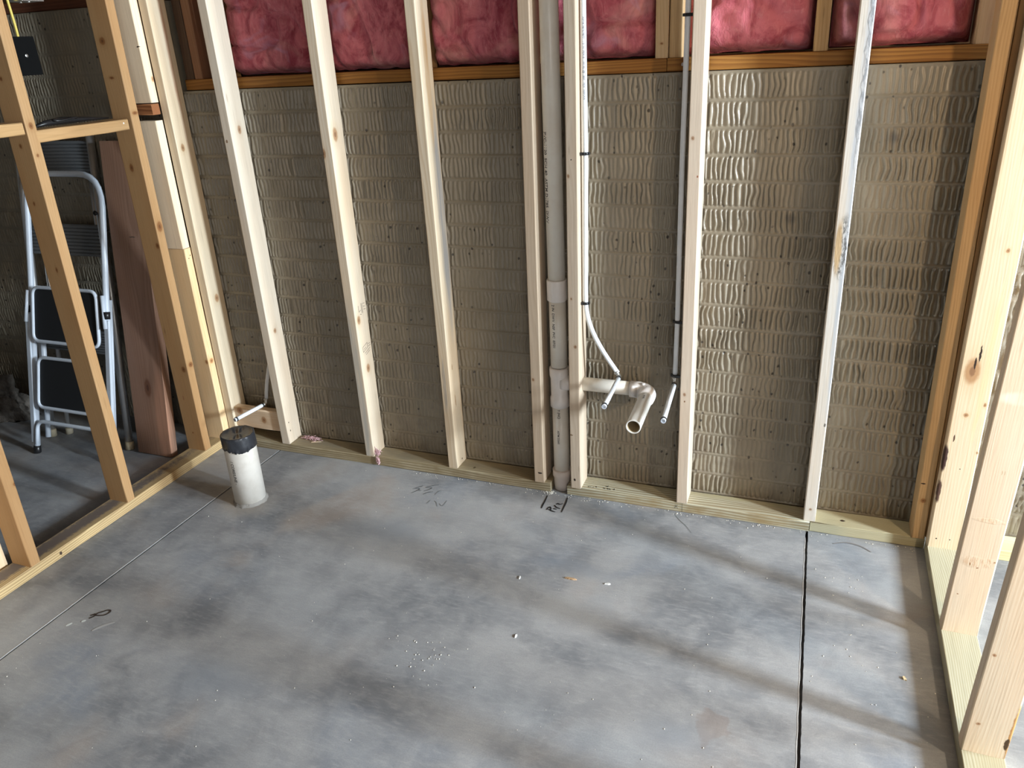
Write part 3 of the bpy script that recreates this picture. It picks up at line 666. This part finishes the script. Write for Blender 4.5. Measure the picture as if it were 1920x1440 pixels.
# insulation batts
def pink_mat():
    m, nt, b = new_mat('pink_fibreglass'); N = NB(nt); P = N.coord('Object')
    n1 = N.noise(N.mapping(P, scale=(1, 1, .75)), 11, 5, .62, 1.6); n2 = N.noise(N.mapping(P, (4, 4, 4)), 4.5, 3, .5, .8); n3 = N.noise(N.mapping(P, rot=(.3, .5, .2), scale=(1, 1, .35)), 75, 5, .7, 1.2)
    c = N.mix(N.rng(n1, .32, .62), (0.30, 0.050, 0.075), (0.58, 0.165, 0.20))
    c = N.mix(N.rng(n2, .52, .72, 0, .65), c, (0.76, 0.42, 0.38))
    c = N.mix(N.rng(N.noise(N.mapping(P, (7, 2, 1)), 6, 3, .5, 1.0), .58, .72, 0, .7), c, (0.50, 0.28, 0.40))
    c = N.mix(N.rng(n3, .5, .8, 0, .35), c, (0.80, 0.45, 0.45))
    nt.links.new(c, b.inputs['Base Color']); b.inputs['Roughness'].default_value = .95; b.inputs['Specular IOR Level'].default_value = .1
    b.inputs['Sheen Weight'].default_value = .25; b.inputs['Sheen Tint'].default_value = (1, .7, .75, 1)
    nt.links.new(N.bump(N.math('ADD', n1, N.math('MULTIPLY', n3, .35)), .8, .012), b.inputs['Normal'])
    return m
M_PINK = pink_mat()
def batt(x0, x1, label, seed, z0=1.499, z1=2.44):
    nx, nz = 74, 130; x = np.linspace(0, 1, nx); z = np.linspace(0, 1, nz)
    X, Z = np.meshgrid(x, z); wx = X * (x1 - x0); wz = Z * (z1 - z0)
    ex = np.minimum(X, 1 - X) * (x1 - x0); ez = Z * (z1 - z0)
    f = (1 - np.exp(-ex / .014)) * (1 - np.exp(-ez / .012))
    sx = wx + x0; 
    n = vnoise(sx, wz, 9, 7, seed) * .030 + vnoise(sx + .3 * wz, wz, 22, 16, seed + 2) * .016 + vnoise(sx, wz, 50, 40, seed + 4) * .006
    r = 1 - np.abs(2 * vnoise(sx + .25 * wz, wz, 7, 9, seed + 6) - 1)
    n -= .020 * np.clip((r - .80) / .2, 0, 1)
    Y = .205 - f * (.052 + n)
    wob = (vnoise(X * 0, wz, 1, 30, seed + 1) - .5) * .004
    nn = nx * nz; co = np.empty((nn + 4, 3)); co[:nn, 0] = (sx + wob * (X > .5)).ravel(); co[:nn, 1] = Y.ravel()
    co[:nn, 2] = (z0 + wz + (vnoise(sx, wz * 0, 34, 1, seed) - .3) * .006 * np.exp(-ez / .02)).ravel()
    co[:nn, 0] = np.clip(co[:nn, 0], x0, x1); co[:nn, 2] = np.clip(co[:nn, 2], z0, z1)
    co[nn:] = [(x0, .235, z0), (x1, .235, z0), (x1, .235, z1), (x0, .235, z1)]
    idx = np.arange(nn).reshape(nz, nx)
    faces = np.stack([idx[:-1, :-1], idx[:-1, 1:], idx[1:, 1:], idx[1:, :-1]], -1).reshape(-1, 4).tolist()
    faces += [list(idx[-1, :]) + [nn + 2, nn + 3], [nn + 3] + list(idx[::-1, 0]) + [nn], list(idx[:, -1]) + [nn + 2, nn + 1], [nn, *idx[0, :].tolist(), nn + 1], [nn + 1, nn, nn + 3, nn + 2]]
    me = bpy.data.meshes.new('insulation_batt'); me.from_pydata(co.tolist(), [], [[int(i) for i in f_] for f_ in faces]); me.update()
    return tag(obj('insulation_batt', me, M_PINK, None, True), label, 'insulation', 'pink insulation batts above the concrete wall')
batt(-2.616, -2.551, 'narrow pink insulation batt in the left corner bay', 1)
batt(-2.508, -2.139, 'pink insulation batt between first pale stud and stamped stud', 2)
batt(-2.097, -1.727, 'pink insulation batt between stamped stud and grey-streaked stud', 3)
batt(-1.685, -1.346, 'pink insulation batt left of the drain stack', 4)
batt(-1.304, -.926, 'pink insulation batt between drain stack and doubled upper studs', 5)
batt(-.843, -.484, 'bright pink insulation batt between doubled upper studs and next upper stud', 6)
batt(-.441, -.087, 'pink insulation batt in the last bay before the right corner', 7)
batt(-.045, .319, 'pink insulation batt beyond the right corner', 8)

# ------------------------------------------------------------------ plumbing
M_PVC = plain('pvc_pipe', (0.76, 0.73, 0.66), .32, spec=.5, mott=(12, (0.71, 0.66, 0.58)), sss=.05)
M_PVCF = plain('pvc_fitting', (0.80, 0.76, 0.73), .30, spec=.5)
M_PVCI = plain('pvc_inside', (0.46, 0.36, 0.22), .7)
M_PEX = plain('pex_tube', (0.78, 0.81, 0.84), .35, spec=.5, sss=.15)
M_BLK = plain('black_plastic', (0.012, 0.012, 0.013), .35)
M_STEEL = plain('galvanised_steel', (0.62, 0.62, 0.60), .32, metal=.9)
M_PRINT = plain('pipe_print', (0.035, 0.03, 0.03), .6)
SX, SY = -1.2305, .045
ds = empty('drain_stack', (SX, SY, 0), 'white plastic drain stack with side arm, rising between two close studs', 'pipe')
def P(o): o.matrix_parent_inverse = Matrix.Translation(ds.location).inverted(); return o
P(obj('upper_pipe', tube_bm([(SX, SY, .80), (SX, SY, 1.6), (SX, SY, 2.46)], .0295, 48), M_PVC, ds))
P(obj('coupling', lathe_bm((SX, SY, .742), (0, 0, 1), [(0, .0302), (.004, .0345), (.072, .0345), (.076, .0335), (.076, .0297)], 48), M_PVCF, ds))
P(obj('lower_pipe', tube_bm([(SX, SY, .50), (SX, SY, .76)], .0295, 48), M_PVC, ds))
P(obj('sanitary_tee', lathe_bm((SX, SY, .345), (0, 0, 1), [(0, .0300), (.001, .0350), (.034, .0350), (.040, .0318), (.108, .0318), (.122, .0350), (.150, .0350), (.152, .0300)], 48), M_PVCF, ds))
P(obj('tee_branch', lathe_bm((SX + .012, SY, .440), (1, 0, 0), [(0, .034), (.012, .033), (.022, .0295), (.046, .0290)], 40), M_PVCF, ds))
P(obj('foot_pipe', tube_bm([(SX, SY, .07), (SX, SY, .36)], .0295, 48), M_PVC, ds))
P(obj('base_fitting', lathe_bm((SX, SY, .001), (0, 0, 1), [(0, .0300), (.018, .0305), (.020, .0315), (.052, .0318), (.056, .0352), (.082, .0352), (.084, .0300)], 48), plain('old_fitting', (.68, .60, .55), .4), ds))
AZ = .440
P(obj('arm_pipe', tube_bm([(SX + .05, SY, AZ), (-1.05, SY, AZ), (-.962, SY, AZ)], .0243, 40), M_PVC, ds))
# 90 degree elbow turning to -Y
EX, EY = -.905, .042
eb = bmesh.new(); cpts = []; R_ = .038
for k in range(13):
    a = math.pi / 2 * k / 12
    cpts.append((EX - R_ + R_ * math.sin(a), EY - R_ + R_ * math.cos(a), AZ))
path = [(-.972, EY, AZ), (-.9715, EY, AZ), (EX - R_ - .001, EY, AZ)] + cpts + [(EX, EY - R_ - .030, AZ), (EX, EY - R_ - .0305, AZ)]
rad = [.0245, .0290, .0290] + [.0290 if k < 2 or k > 10 else .0278 for k in range(13)] + [.0290, .0245]
P(obj('elbow', tube_bm(path, rad, 44), M_PVCF, ds))
P(obj('elbow_nub', lathe_bm((-.925, .030, AZ + .024), (0, 0, 1), [(0, .006), (.007, .006), (.008, .004)], 16), M_PVCF, ds))
P(obj('outlet_pipe', hollow_bm((EX, EY - R_ - .01, AZ), (-.8985, -.238, AZ - .002), .0243, .0200), M_PVC, ds))
P(obj('pipe_bore', tube_bm([(EX, EY - R_ - .008, AZ), Vector((EX, EY - R_ - .01, AZ)).lerp(Vector((-.8985, -.238, AZ - .002)), .02), Vector((EX, EY - R_ - .01, AZ)).lerp(Vector((-.8985, -.238, AZ - .002)), .985)], [.001, .0197, .0197], 32, caps=False), M_PVCI, ds))
for txt, sz, z0, ang in (('PVC-1120  SCH 40  ASTM D1785  DWV', .017, 1.30, -.62), ('2 IN  DWV  NSF  PVC  07/21', .013, .735, -.22), ('Y (NC)', .012, .340, .12), ('ASTM D2665', .010, .255, -.02)):
    P(wrap_text('pipe_lettering', txt, sz, (SX, SY, z0), (0, 0, -1), (1, 0, 0), (math.sin(ang), -math.cos(ang), 0), .0295, M_PRINT, ds))
P(wrap_text('pipe_lettering', 'sch 40', .010, (-.8995, -.050, AZ), (0, -1, 0), (1, 0, 0), (-.10, 0, 1), .0243, M_PRINT, ds))

def ring_bm(c, ax, r, w): return lathe_bm(Vector(c) - Vector(ax).normalized() * w / 2, ax, [(0, r - .0015), (.0004, r), (w - .0004, r), (w, r - .0015)], 24)
def pex(name, label, vpts, elbow, end, clips, print_side=None):
    r = empty(name, (vpts[0][0], vpts[0][1], elbow[2]), label, 'pipe', None)
    inv = Matrix.Translation(r.location).inverted()
    def Q(o): o.matrix_parent_inverse = inv; return o
    Q(obj('riser_tube', tube_bm(vpts, .0079, 20), M_PEX, r))
    e = Vector(elbow); n = Vector(end); d = (n - e).normalized(); vin = (Vector(vpts[-1]) - Vector(vpts[-2])).normalized()
    Q(obj('outlet_tube', tube_bm([e + d * .014, e.lerp(n, .5), n - d * .001], .0079, 20), M_PEX, r))
    Q(obj('elbow_fitting', tube_bm(arc_pts(e - vin * .020, e, e + d * .016, .010), .0066, 14), M_STEEL, r))
    Q(obj('crimp_ring', ring_bm(e - vin * .018, vin, .0092, .007), M_STEEL, r))
    Q(obj('crimp_ring', ring_bm(e + d * .019, d, .0092, .007), M_BLK, r))
    Q(obj('crimp_ring', ring_bm(n - d * .010, d, .0100, .006), M_BLK, r))
    Q(obj('tube_end', lathe_bm(n - d * .001, d, [(0, .0078), (.0006, .0079), (.0008, .0055), (-.006, .0050)], 20), plain('tube_mouth', (.60, .64, .72), .4), r))
    for c, sgn in clips:
        c = Vector(c); bm = bmesh.new()
        b1 = ring_bm(c, (0, 0, 1), .0108, .009)
        me = bpy.data.meshes.new('t'); b1.to_mesh(me); b1.free(); bm.from_mesh(me)
        b2 = box_bm(min(c.x, c.x + sgn * .018), max(c.x, c.x + sgn * .018), c.y - .012, c.y - .004, c.z - .0045, c.z + .0045, .001); me2 = bpy.data.meshes.new('t'); b2.to_mesh(me2); b2.free(); bm.from_mesh(me2)
        b3 = box_bm(min(c.x, c.x - sgn * .014), max(c.x, c.x - sgn * .014), c.y - .006, c.y + .006, c.z - .004, c.z + .004, .001); me3 = bpy.data.meshes.new('t'); b3.to_mesh(me3); b3.free(); bm.from_mesh(me3)
        Q(obj('pipe_clip', bm, M_BLK, r))
    return r, Q
# A: beside stud five
def bez(a, b, c, d, n=14):
    a, b, c, d = map(Vector, (a, b, c, d)); return [(1 - t) ** 3 * a + 3 * (1 - t) ** 2 * t * b + 3 * (1 - t) * t * t * c + t ** 3 * d for t in [i / n for i in range(n + 1)]]
eA = (-1.006, .024, .4905)
vA = [(-1.118, .03, 2.44), (-1.1195, .03, 1.6), (-1.1185, .03, 1.23), (-1.1245, .03, .80)] + bez((-1.1245, .03, .745), (-1.1230, .03, .66), (-1.075, .028, .585), (-1.013, .025, .503))
rA, QA = pex('water_supply_line', 'white water tube curving down to a stub in front of the drain arm', vA, eA, (-.9955, -.226, .490), [((-1.1185, .03, 1.232), -1), ((-1.1245, .03, .745), -1)])
QA(wrap_text('tube_lettering', 'ASTM F876/F877  1/2 IN  PEX-B  100 PSI @ 180F   PEX  NSF-PW', .0085, (-1.1195, .03, 1.62), (0, 0, -1), (1, 0, 0), (.15, -1, 0), .0079, plain('tube_print', (.30, .30, .33), .6), rA))
vB = [(-.8165, .03, 2.44), (-.817, .03, 1.6), (-.819, .03, 1.2), (-.8165, .03, .70), (-.818, .03, .50)]
pex('water_supply_line', 'white water tube running straight down beside the stud right of the drain outlet', vB, (-.818, .03, .484), (-.8015, -.258, .480), [((-.817, .03, 1.607), 1), ((-.8165, .03, .702), 1), ((-.818, .03, .512), 1)])
vC = [(-2.486, .072, 2.44), (-2.486, .072, .60)] + bez((-2.486, .072, .52), (-2.49, .072, .42), (-2.535, .06, .36), (-2.543, .035, .225))
pex('water_supply_line', 'short water stub poking out over the black-taped floor pipe', vC, (-2.544, .028, .205), (-2.576, -.138, .200), [])

# toilet flange pipe
tp = empty('floor_drain_pipe', (-2.356, -.372, 0), 'thick white pipe stub rising from the slab, mouth wrapped in black tape', 'pipe')
TI = Matrix.Translation(tp.location).inverted()
def Qt(o): o.matrix_parent_inverse = TI; return o
RT = .0585; th = .284
Qt(obj('pipe_body', lathe_bm((-2.356, -.372, 0), (0.006, 0, 1), [(0, RT), (th - .06, RT), (th - .004, RT)], 64), plain('weathered_pvc', (.69, .655, .60), .48, mott=(16, (.60, .56, .50)), bumps=(40, .1, .002)), tp))
# tape band with ragged lower edge and sagging wrinkled top
bm = bmesh.new(); n = 96; rings = []; rd = random.Random(8)
c0 = Vector((-2.3545, -.372, 0))
rag = [0.0] * n
for k in range(n):
    a = 2 * math.pi * k / n
    rag[k] = .003 * math.sin(a * 3 + 1) + (rd.uniform(-.006, .003) if (4.2 < a < 5.9) else rd.uniform(-.0012, .0012))
for j, (dz, dr) in enumerate(((.0, .0022), (.0005, .0032), (.02, .0028), (.04, .0030), (.0520, .0028), (.0555, .0016))):
    ring = []
    for k in range(n):
        a = 2 * math.pi * k / n
        low = th - .051 - .004 * math.cos(a - 1.0) + (rag[k] if j < 2 else 0)
        z = (th - .051 + dz) if j >= 2 else low + dz
        w = .0009 * math.sin(a * 9 + j) + .0007 * math.sin(a * 17 + j * 2)
        ring.append(bm.verts.new(c0 + Vector((math.cos(a) * (RT + dr + w), math.sin(a) * (RT + dr + w), z))))
    rings.append(ring)
for rr_, q_ in ((.93, -.001), (.80, -.003), (.6, -.0045), (.4, -.005), (.2, -.0055)):
    ring = []
    for k in range(n):
        a = 2 * math.pi * k / n; x = math.cos(a) * RT * rr_; y = math.sin(a) * RT * rr_
        wr = .0022 * math.sin((x * .75 + y * .66) * 260) * (1 - rr_ * .5) * (1 if abs(x - y) < .06 else .3)
        ring.append(bm.verts.new(c0 + Vector((x, y, th + .004 + q_ + wr))))
    rings.append(ring)
for a, b in zip(rings, rings[1:]):
    for k in range(n):
        f = bm.faces.new((a[k], a[(k + 1) % n], b[(k + 1) % n], b[k])); f.smooth = True
cv = bm.verts.new(c0 + Vector((0, 0, th - .001)))
for k in range(n): bm.faces.new((rings[-1][k], rings[-1][(k + 1) % n], cv)).smooth = True
Qt(obj('tape_cap', bm, plain('black_duct_tape', (.028, .030, .036), .28, spec=.6, bumps=(70, .35, .002)), tp))
Qt(wrap_text('pipe_lettering', '/ CORE/LINE -', .016, (-2.3555, -.372, .196), (0.006, 0, -1), (1, 0, 0), (.03, -1.0, 0), RT, M_PRINT, tp))
bm = bmesh.new(); rr = []
for j, (rad_, z) in enumerate(((.066, .0004), (.0635, .002), (.0605, .007), (.0588, .012))):
    rr.append([bm.verts.new(Vector((-2.356, -.372, z + (.003 * mnoise.noise((k * .5, j, 0)) if j else 0)))+ Vector((math.cos(2*math.pi*k/72), math.sin(2*math.pi*k/72), 0)) * (rad_ - .0585 + .0585 + (.006 * mnoise.noise((k * .33, j * 2, 3)) if j < 3 else 0))) for k in range(72)])
for a, b in zip(rr, rr[1:]):
    for k in range(72): bm.faces.new((a[k], a[(k + 1) % 72], b[(k + 1) % 72], b[k])).smooth = True
Qt(obj('mortar_collar', bm, plain('mortar', (.26, .245, .225), .9, bumps=(80, .5, .003)), tp))

# ------------------------------------------------------------------ left room contents
# white step ladder, folded and leaning back
M_WHITE = plain('white_enamel', (.60, .66, .74), .3, spec=.5)
M_TREAD = plain('black_rubber_tread', (.012, .013, .015), .6, bumps=(120, .3, .001))
M_ALU = plain('polished_aluminium', (.80, .80, .80), .38, metal=.9)
LA_ = math.atan(.272)
sl = empty('step_ladder', (-3.33, -.317, 0), 'folded white step ladder with black treads leaning on the far wall', 'ladder')
sl.rotation_euler = (-LA_, 0, 0)
def W2(x, s, o=0.0): return (x, o, s)          # local: x across, o toward back, s up along the lean
hw = .222
hoop = rounded_path([W2(-hw - .005, .02), W2(-hw + .010, .65), W2(-hw + .012, 1.205), W2(hw - .012, 1.205), W2(hw - .010, .65), W2(hw + .002, .02)], .13)
obj('front_frame', tube_bm(hoop, .0125, 16), M_WHITE, sl)
for s in (-1, 1):
    obj('rear_rail', tube_bm([W2(s * (hw - .028), .07, .03), W2(s * (hw - .026), .70, .03)], .011, 14), M_WHITE, sl)
    obj('side_channel', box_bm(s * (hw + .004) - .012, s * (hw + .004) + .012, -.018, -.006, .05, .62, .003), M_WHITE, sl)
    obj('rubber_foot', lathe_bm((s * (hw + .005), 0, -.002), (0, 0, 1), [(0, .013), (.001, .0155), (.034, .0145), (.035, .012)], 20), M_BLK, sl)
    lb = tube_bm([W2(s * (hw + .004), .585, -.022), W2(s * (hw - .012), .72, -.018)], .0085, 10); obj('hinge_arm', lb, M_WHITE, sl)
    obj('hinge_collar', lathe_bm((s * (hw + .002), -.012, .625), (0, 0, 1), [(0, .0145), (.03, .0145)], 16), M_BLK, sl)
def tread(z0, z1, w0, w1, off):
    path = rounded_path([W2(-w0, z0, off), W2(w0, z0, off), W2(w1, z1, off), W2(-w1, z1, off)], .035, True)
    t = obj('tread', tube_bm(path, .0075, 12, caps=False), M_WHITE, sl); 
    bm = bmesh.new(); f = bm.faces.new([bm.verts.new(p) for p in path[:-1]])
    r = bmesh.ops.extrude_face_region(bm, geom=[f]); 
    for v in [g for g in r['geom'] if isinstance(g, bmesh.types.BMVert)]: v.co.y += .006
    bmesh.ops.recalc_face_normals(bm, faces=bm.faces)
    obj('tread_pad', bm, M_TREAD, t)
tread(.505, .735, .188, .178, -.020)
tread(.215, .435, .182, .168, -.018)
obj('cross_brace', tube_bm(rounded_path([W2(-hw + .012, .045, -.014), W2(-hw + .022, .150, -.014), W2(hw - .022, .150, -.014), W2(hw - .012, .045, -.014)], .04), .0085, 12), M_WHITE, sl)
# aluminium ladder behind
al = empty('aluminium_ladder', (-3.40, -.172, 0), 'taller bare aluminium step ladder standing behind the white one', 'ladder')
al.rotation_euler = (-math.atan(.176), 0, 0)
for s in (-1, 1):
    obj('front_rail', tube_bm([(s * .235, 0, .03), (s * .225, 0, .7), (s * .205, 0, 1.335)], .0155, 16), M_ALU, al)
    obj('rear_rail', tube_bm([(s * .18, .040, .04), (s * .155, .022, 1.30)], .0095, 12), M_ALU, al)
    obj('rubber_foot', lathe_bm((s * .235, 0, .0), (0, 0, 1), [(0, .019), (.034, .018), (.035, .014)], 20), plain('beige_rubber', (.50, .43, .30), .7), al)
    obj('rubber_foot', lathe_bm((s * .18, .045, .0), (0, 0, 1), [(0, .016), (.034, .016), (.035, .012)], 20), plain('beige_rubber2', (.48, .42, .31), .7), al)
M_RIB = plain('ribbed_tread', (.20, .21, .22), .5, metal=.4)
for z0, h_ in ((.84, .13), (1.185, .12), (.42, .10)):
    bm = bmesh.new()
    k = 9
    for i in range(k):
        a = box_bm(-.205, .205, -.010, .010, z0 + h_ * i / k, z0 + h_ * (i + .8) / k, .002, 1); me = bpy.data.meshes.new('t'); a.to_mesh(me); a.free(); bm.from_mesh(me)
    a = box_bm(-.205, .205, -.004, .014, z0, z0 + h_, 0); me = bpy.data.meshes.new('t'); a.to_mesh(me); a.free(); bm.from_mesh(me)
    obj('tread', bm, M_RIB, al)
obj('lock_knob', lathe_bm((.215, -.02, 1.02), (0, -1, 0), [(0, .008), (.006, .010), (.010, .006)], 14), M_BLK, al)
# leaning dark plank
o = obj('leaning_plank', lumber_bm(.186, .038, 1.30, 90, .003), wood('dark_plank', ((.30, .175, .12), (.20, .11, .07)), 91, .5, .2, ring=.009, blots=[('knot', (.005, 0, .30), (.022, .01, .05)), ('stain', (.07, 0, .15), (.05, .03, .3), (.42, .22, .14)), ('dark', (.02, 0, .93), (.02, .01, .002), (.05, .04, .03))]))  # the stain blot paints the lit, pinkish lower part into the colour
o.location = (-3.007, -.190, .004); o.rotation_euler = (-math.atan(.155), 0, 0)
tag(o, 'wide dark brown plank leaning on the far wall right of the ladders', 'plank')
# black case between ladder and plank
bm = box_bm(-.028, .028, 0, .07, 0, .66, .010, 3)
bmesh.ops.subdivide_edges(bm, edges=bm.edges[:], cuts=3, use_grid_fill=True)
for v in bm.verts: v.co += Vector((mnoise.noise(v.co * 14), mnoise.noise(v.co * 17 + Vector((3, 0, 0))), 0)) * .008
o = obj('black_bag', bm, plain('black_bag_plastic', (.012, .014, .014), .4, bumps=(60, .5, .004)), None, True)
o.location = (-3.135, -.045, .003); o.rotation_euler = (-.03, .0, 0)
tag(o, 'slim crumpled black bag between the ladders and the dark plank', 'bag')
# debris by the far wall
bm = bmesh.new(); bmesh.ops.create_icosphere(bm, subdivisions=5, radius=1)
for v in bm.verts:
    d = mnoise.noise(v.co * 3) * .25 + mnoise.noise(v.co * 9) * .12 + mnoise.noise(v.co * 25) * .05
    v.co = Vector((v.co.x * .36 * (1 + d), v.co.y * .11 * (1 + d), max(0.0, v.co.z) * .20 * (1 + d * 1.4)))
o = obj('debris_heap', bm, plain('grey_fibre', (.16, .14, .12), .95, bumps=(45, .8, .01), mott=(18, (.06, .05, .04))), None, True); o.location = (-4.28, -.05, .0)
tag(o, 'heap of grey-brown fibrous debris on the floor left of the ladders', 'debris')['kind'] = 'stuff'
# electrical box on the left wall
eb_ = empty('outlet_box', (-2.80, -.535, 1.56), 'black plastic electrical box nailed beside the orange stud with a yellow cable', 'electrical box')
EI = Matrix.Translation(eb_.location).inverted()
def Qe(o): o.matrix_parent_inverse = EI; return o
bm = box_bm(-2.850, -2.785, -.534, -.428, 1.548, 1.650, .003)
M_BLKM = plain('matte_black', (.005, .005, .005), .95, spec=.05)
Qe(obj('box_body', bm, M_BLKM, eb_))
Qe(obj('box_rim', box_bm(-2.784, -2.780, -.536, -.426, 1.543, 1.655, .001), M_BLKM, eb_))
for z in (1.545, 1.658): Qe(obj('mounting_screw', lathe_bm((-2.779, -.531, z), (1, 0, 0), [(0, .003), (.004, .004), (.005, .002)], 12), M_STEEL, eb_))
Qe(obj('knockout_screw', lathe_bm((-2.779, -.47, 1.60), (1, 0, 0), [(0, .004), (.002, .005), (.003, .003)], 12), M_STEEL, eb_))
tag(obj('yellow_cable', tube_bm(bez((-2.83, -.440, 1.648), (-2.835, -.432, 1.69), (-2.852, -.425, 1.74), (-2.852, -.43, 1.95)), .0042, 10), plain('yellow_jacket', (.60, .47, .10), .5)), 'yellow electrical cable rising from the black box', 'cable')
bm = box_bm(-2.87, -2.80, -.415, -.335, 1.757, 1.80, .002)
bx = obj('metal_bracket', bm, M_STEEL); tag(bx, 'galvanised metal bracket at the top left edge above the black box', 'bracket')
for i in range(2):
    obj('screw_head', lathe_bm((-2.85 + i * .035, -.38, 1.757), (0, 0, -1), [(0, .006), (.003, .005)], 12), M_STEEL, bx)
# tool strap on the rail
bm = tube_bm([(-2.80, -.50, 1.392), (-2.80, -.45, 1.402), (-2.805, -.38, 1.404), (-2.80, -.30, 1.400), (-2.795, -.20, 1.392)], [.004, .012, .016, .010, .004], 12)
for v in bm.verts: v.co.z = 1.3825 + max(0.0, (v.co.z - 1.3825)) * .75
st = obj('tool_strap', bm, M_BLK, None, True); tag(st, 'black tool strap lying on the rail above the ladders', 'strap')
loop = [(-2.785 + .012 * math.cos(a), -.385 + .045 * math.sin(a), 1.4035 + .002 * math.sin(2 * a)) for a in [2 * math.pi * k / 24 for k in range(25)]]
obj('strap_loop', tube_bm(loop, .003, 8, caps=False), M_BLK, st)

# ------------------------------------------------------------------ floor litter
rd = random.Random(77)
def chip(name, x, y, l, w, h, rz, mat, label, cat='chip', group=None, z=0.0):
    bm = bmesh.new(); n = 9; top = []; bot = []
    for k in range(n):
        a = 2 * math.pi * k / n; r = 1 + rd.uniform(-.25, .25)
        bot.append(bm.verts.new((math.cos(a) * l / 2 * r, math.sin(a) * w / 2 * r, 0))); top.append(bm.verts.new((math.cos(a) * l / 2 * r * .85, math.sin(a) * w / 2 * r * .8, h * rd.uniform(.7, 1.2))))
    for k in range(n): bm.faces.new((bot[k], bot[(k + 1) % n], top[(k + 1) % n], top[k]))
    bm.faces.new(top); bm.faces.new(list(reversed(bot)))
    o = obj(name, bm, mat); o.location = (x, y, z + .0002); o.rotation_euler = (0, 0, rz); return tag(o, label, cat, group)
M_CHIPW = plain('white_chip', (.78, .78, .76), .7); M_CHIPB = wood('chip_wood', ((.62, .44, .26), (.20, .10, .05)), 95, .9, 0, ring=.004)
chip('wood_chip', -1.040, -.479, .040, .010, .004, .05, M_CHIPB, 'brown and tan wood chip on the middle of the slab')
chip('white_chip', -.922, -.469, .022, .009, .003, .35, M_CHIPW, 'small white chip right of the brown wood chip')
chip('white_chip', -1.195, -.520, .006, .016, .003, .1, M_CHIPW, 'tiny upright white flake left of the brown wood chip')
chip('white_chip', -1.112, -.775, .005, .016, .003, .1, M_CHIPW, 'narrow white flake on the slab below the brown chip')
chip('white_chip', -.095, -.62, .008, .014, .004, .6, plain('tan_chip', (.75, .60, .38), .7), 'curled tan shaving beside the right bottom plate')
chip('wood_splinter', -2.335, .045, .045, .003, .002, .35, wood('splint', PINE, 96, .2, 0), 'pale wood splinter lying on the long bottom plate', 'splinter', None, .0385)
# crumbs
bm = bmesh.new()
def crumb(x, y, s):
    r = bmesh.ops.create_icosphere(bm, subdivisions=1, radius=s)
    for v in r['verts']:
        v.co = Vector((v.co.x * rd.uniform(.6, 1.5) + x, v.co.y * rd.uniform(.6, 1.5) + y, max(0, (v.co.z + s * .4) * .6) + .0003))
for i in range(150): crumb(rd.uniform(-2.45, -.02), rd.uniform(-1.5, -.01), rd.uniform(.0007, .0018))
for i in range(170): crumb(rd.uniform(-1.9, -.02), -.002 - abs(rd.gauss(0, .012)), rd.uniform(.0008, .0022))
for i in range(45): crumb(rd.gauss(-1.34, .055), rd.gauss(-.93, .045), rd.uniform(.0008, .0024))
for i in range(28): crumb(rd.gauss(-.25, .06), rd.gauss(-.42, .12), rd.uniform(.0008, .0018))
for i in range(60): crumb(rd.gauss(-1.268, .012), rd.gauss(-.004, .006), rd.uniform(.001, .003))
c_ = obj('sawdust_crumbs', bm, plain('sawdust', (.74, .70, .62), .9)); tag(c_, 'pale sawdust crumbs scattered over the concrete slab', 'sawdust'); c_['kind'] = 'stuff'
# pink fluff
def fluff(name, c, size, label, seed):
    bm = bmesh.new(); r = random.Random(seed)
    for i in range(90):
        p = Vector((r.gauss(0, .28), r.gauss(0, .22), abs(r.gauss(0, .3)))); d = Vector((r.uniform(-1, 1), r.uniform(-.6, .6), r.uniform(-1.2, .6))).normalized()
        pts = [p]
        for k in range(4):
            d = (d + Vector((r.uniform(-.5, .5), r.uniform(-.5, .5), r.uniform(-.5, .5)))).normalized(); pts.append(pts[-1] + d * .17)
        P2 = [Vector((q.x * size[0], q.y * size[1], q.z * size[2])) + Vector(c) for q in pts]
        for q in P2: q.z = max(q.z, size[3])
        try: tube_bm(P2, .0011, 3, bm)
        except Exception: pass
    o = obj(name, bm, M_FLUFF, None, True); tag(o, label, 'insulation scrap'); return o
M_FLUFF = plain('pink_fluff', (.72, .46, .48), .95)
fluff('insulation_scrap', (-2.365, .062, .043), (.055, .018, .014, .0395), 'wisp of pink insulation on the bottom plate right of the first pale stud', 3)
fluff('insulation_scrap', (-2.012, .012, .052), (.020, .010, .022, .0395), 'pink fluff caught at the foot of the stamped stud', 5)
fluff('insulation_scrap', (-2.002, -.006, .022), (.010, .004, .026, .002), 'pink wisp hanging down the plate front below the stamped stud', 6)
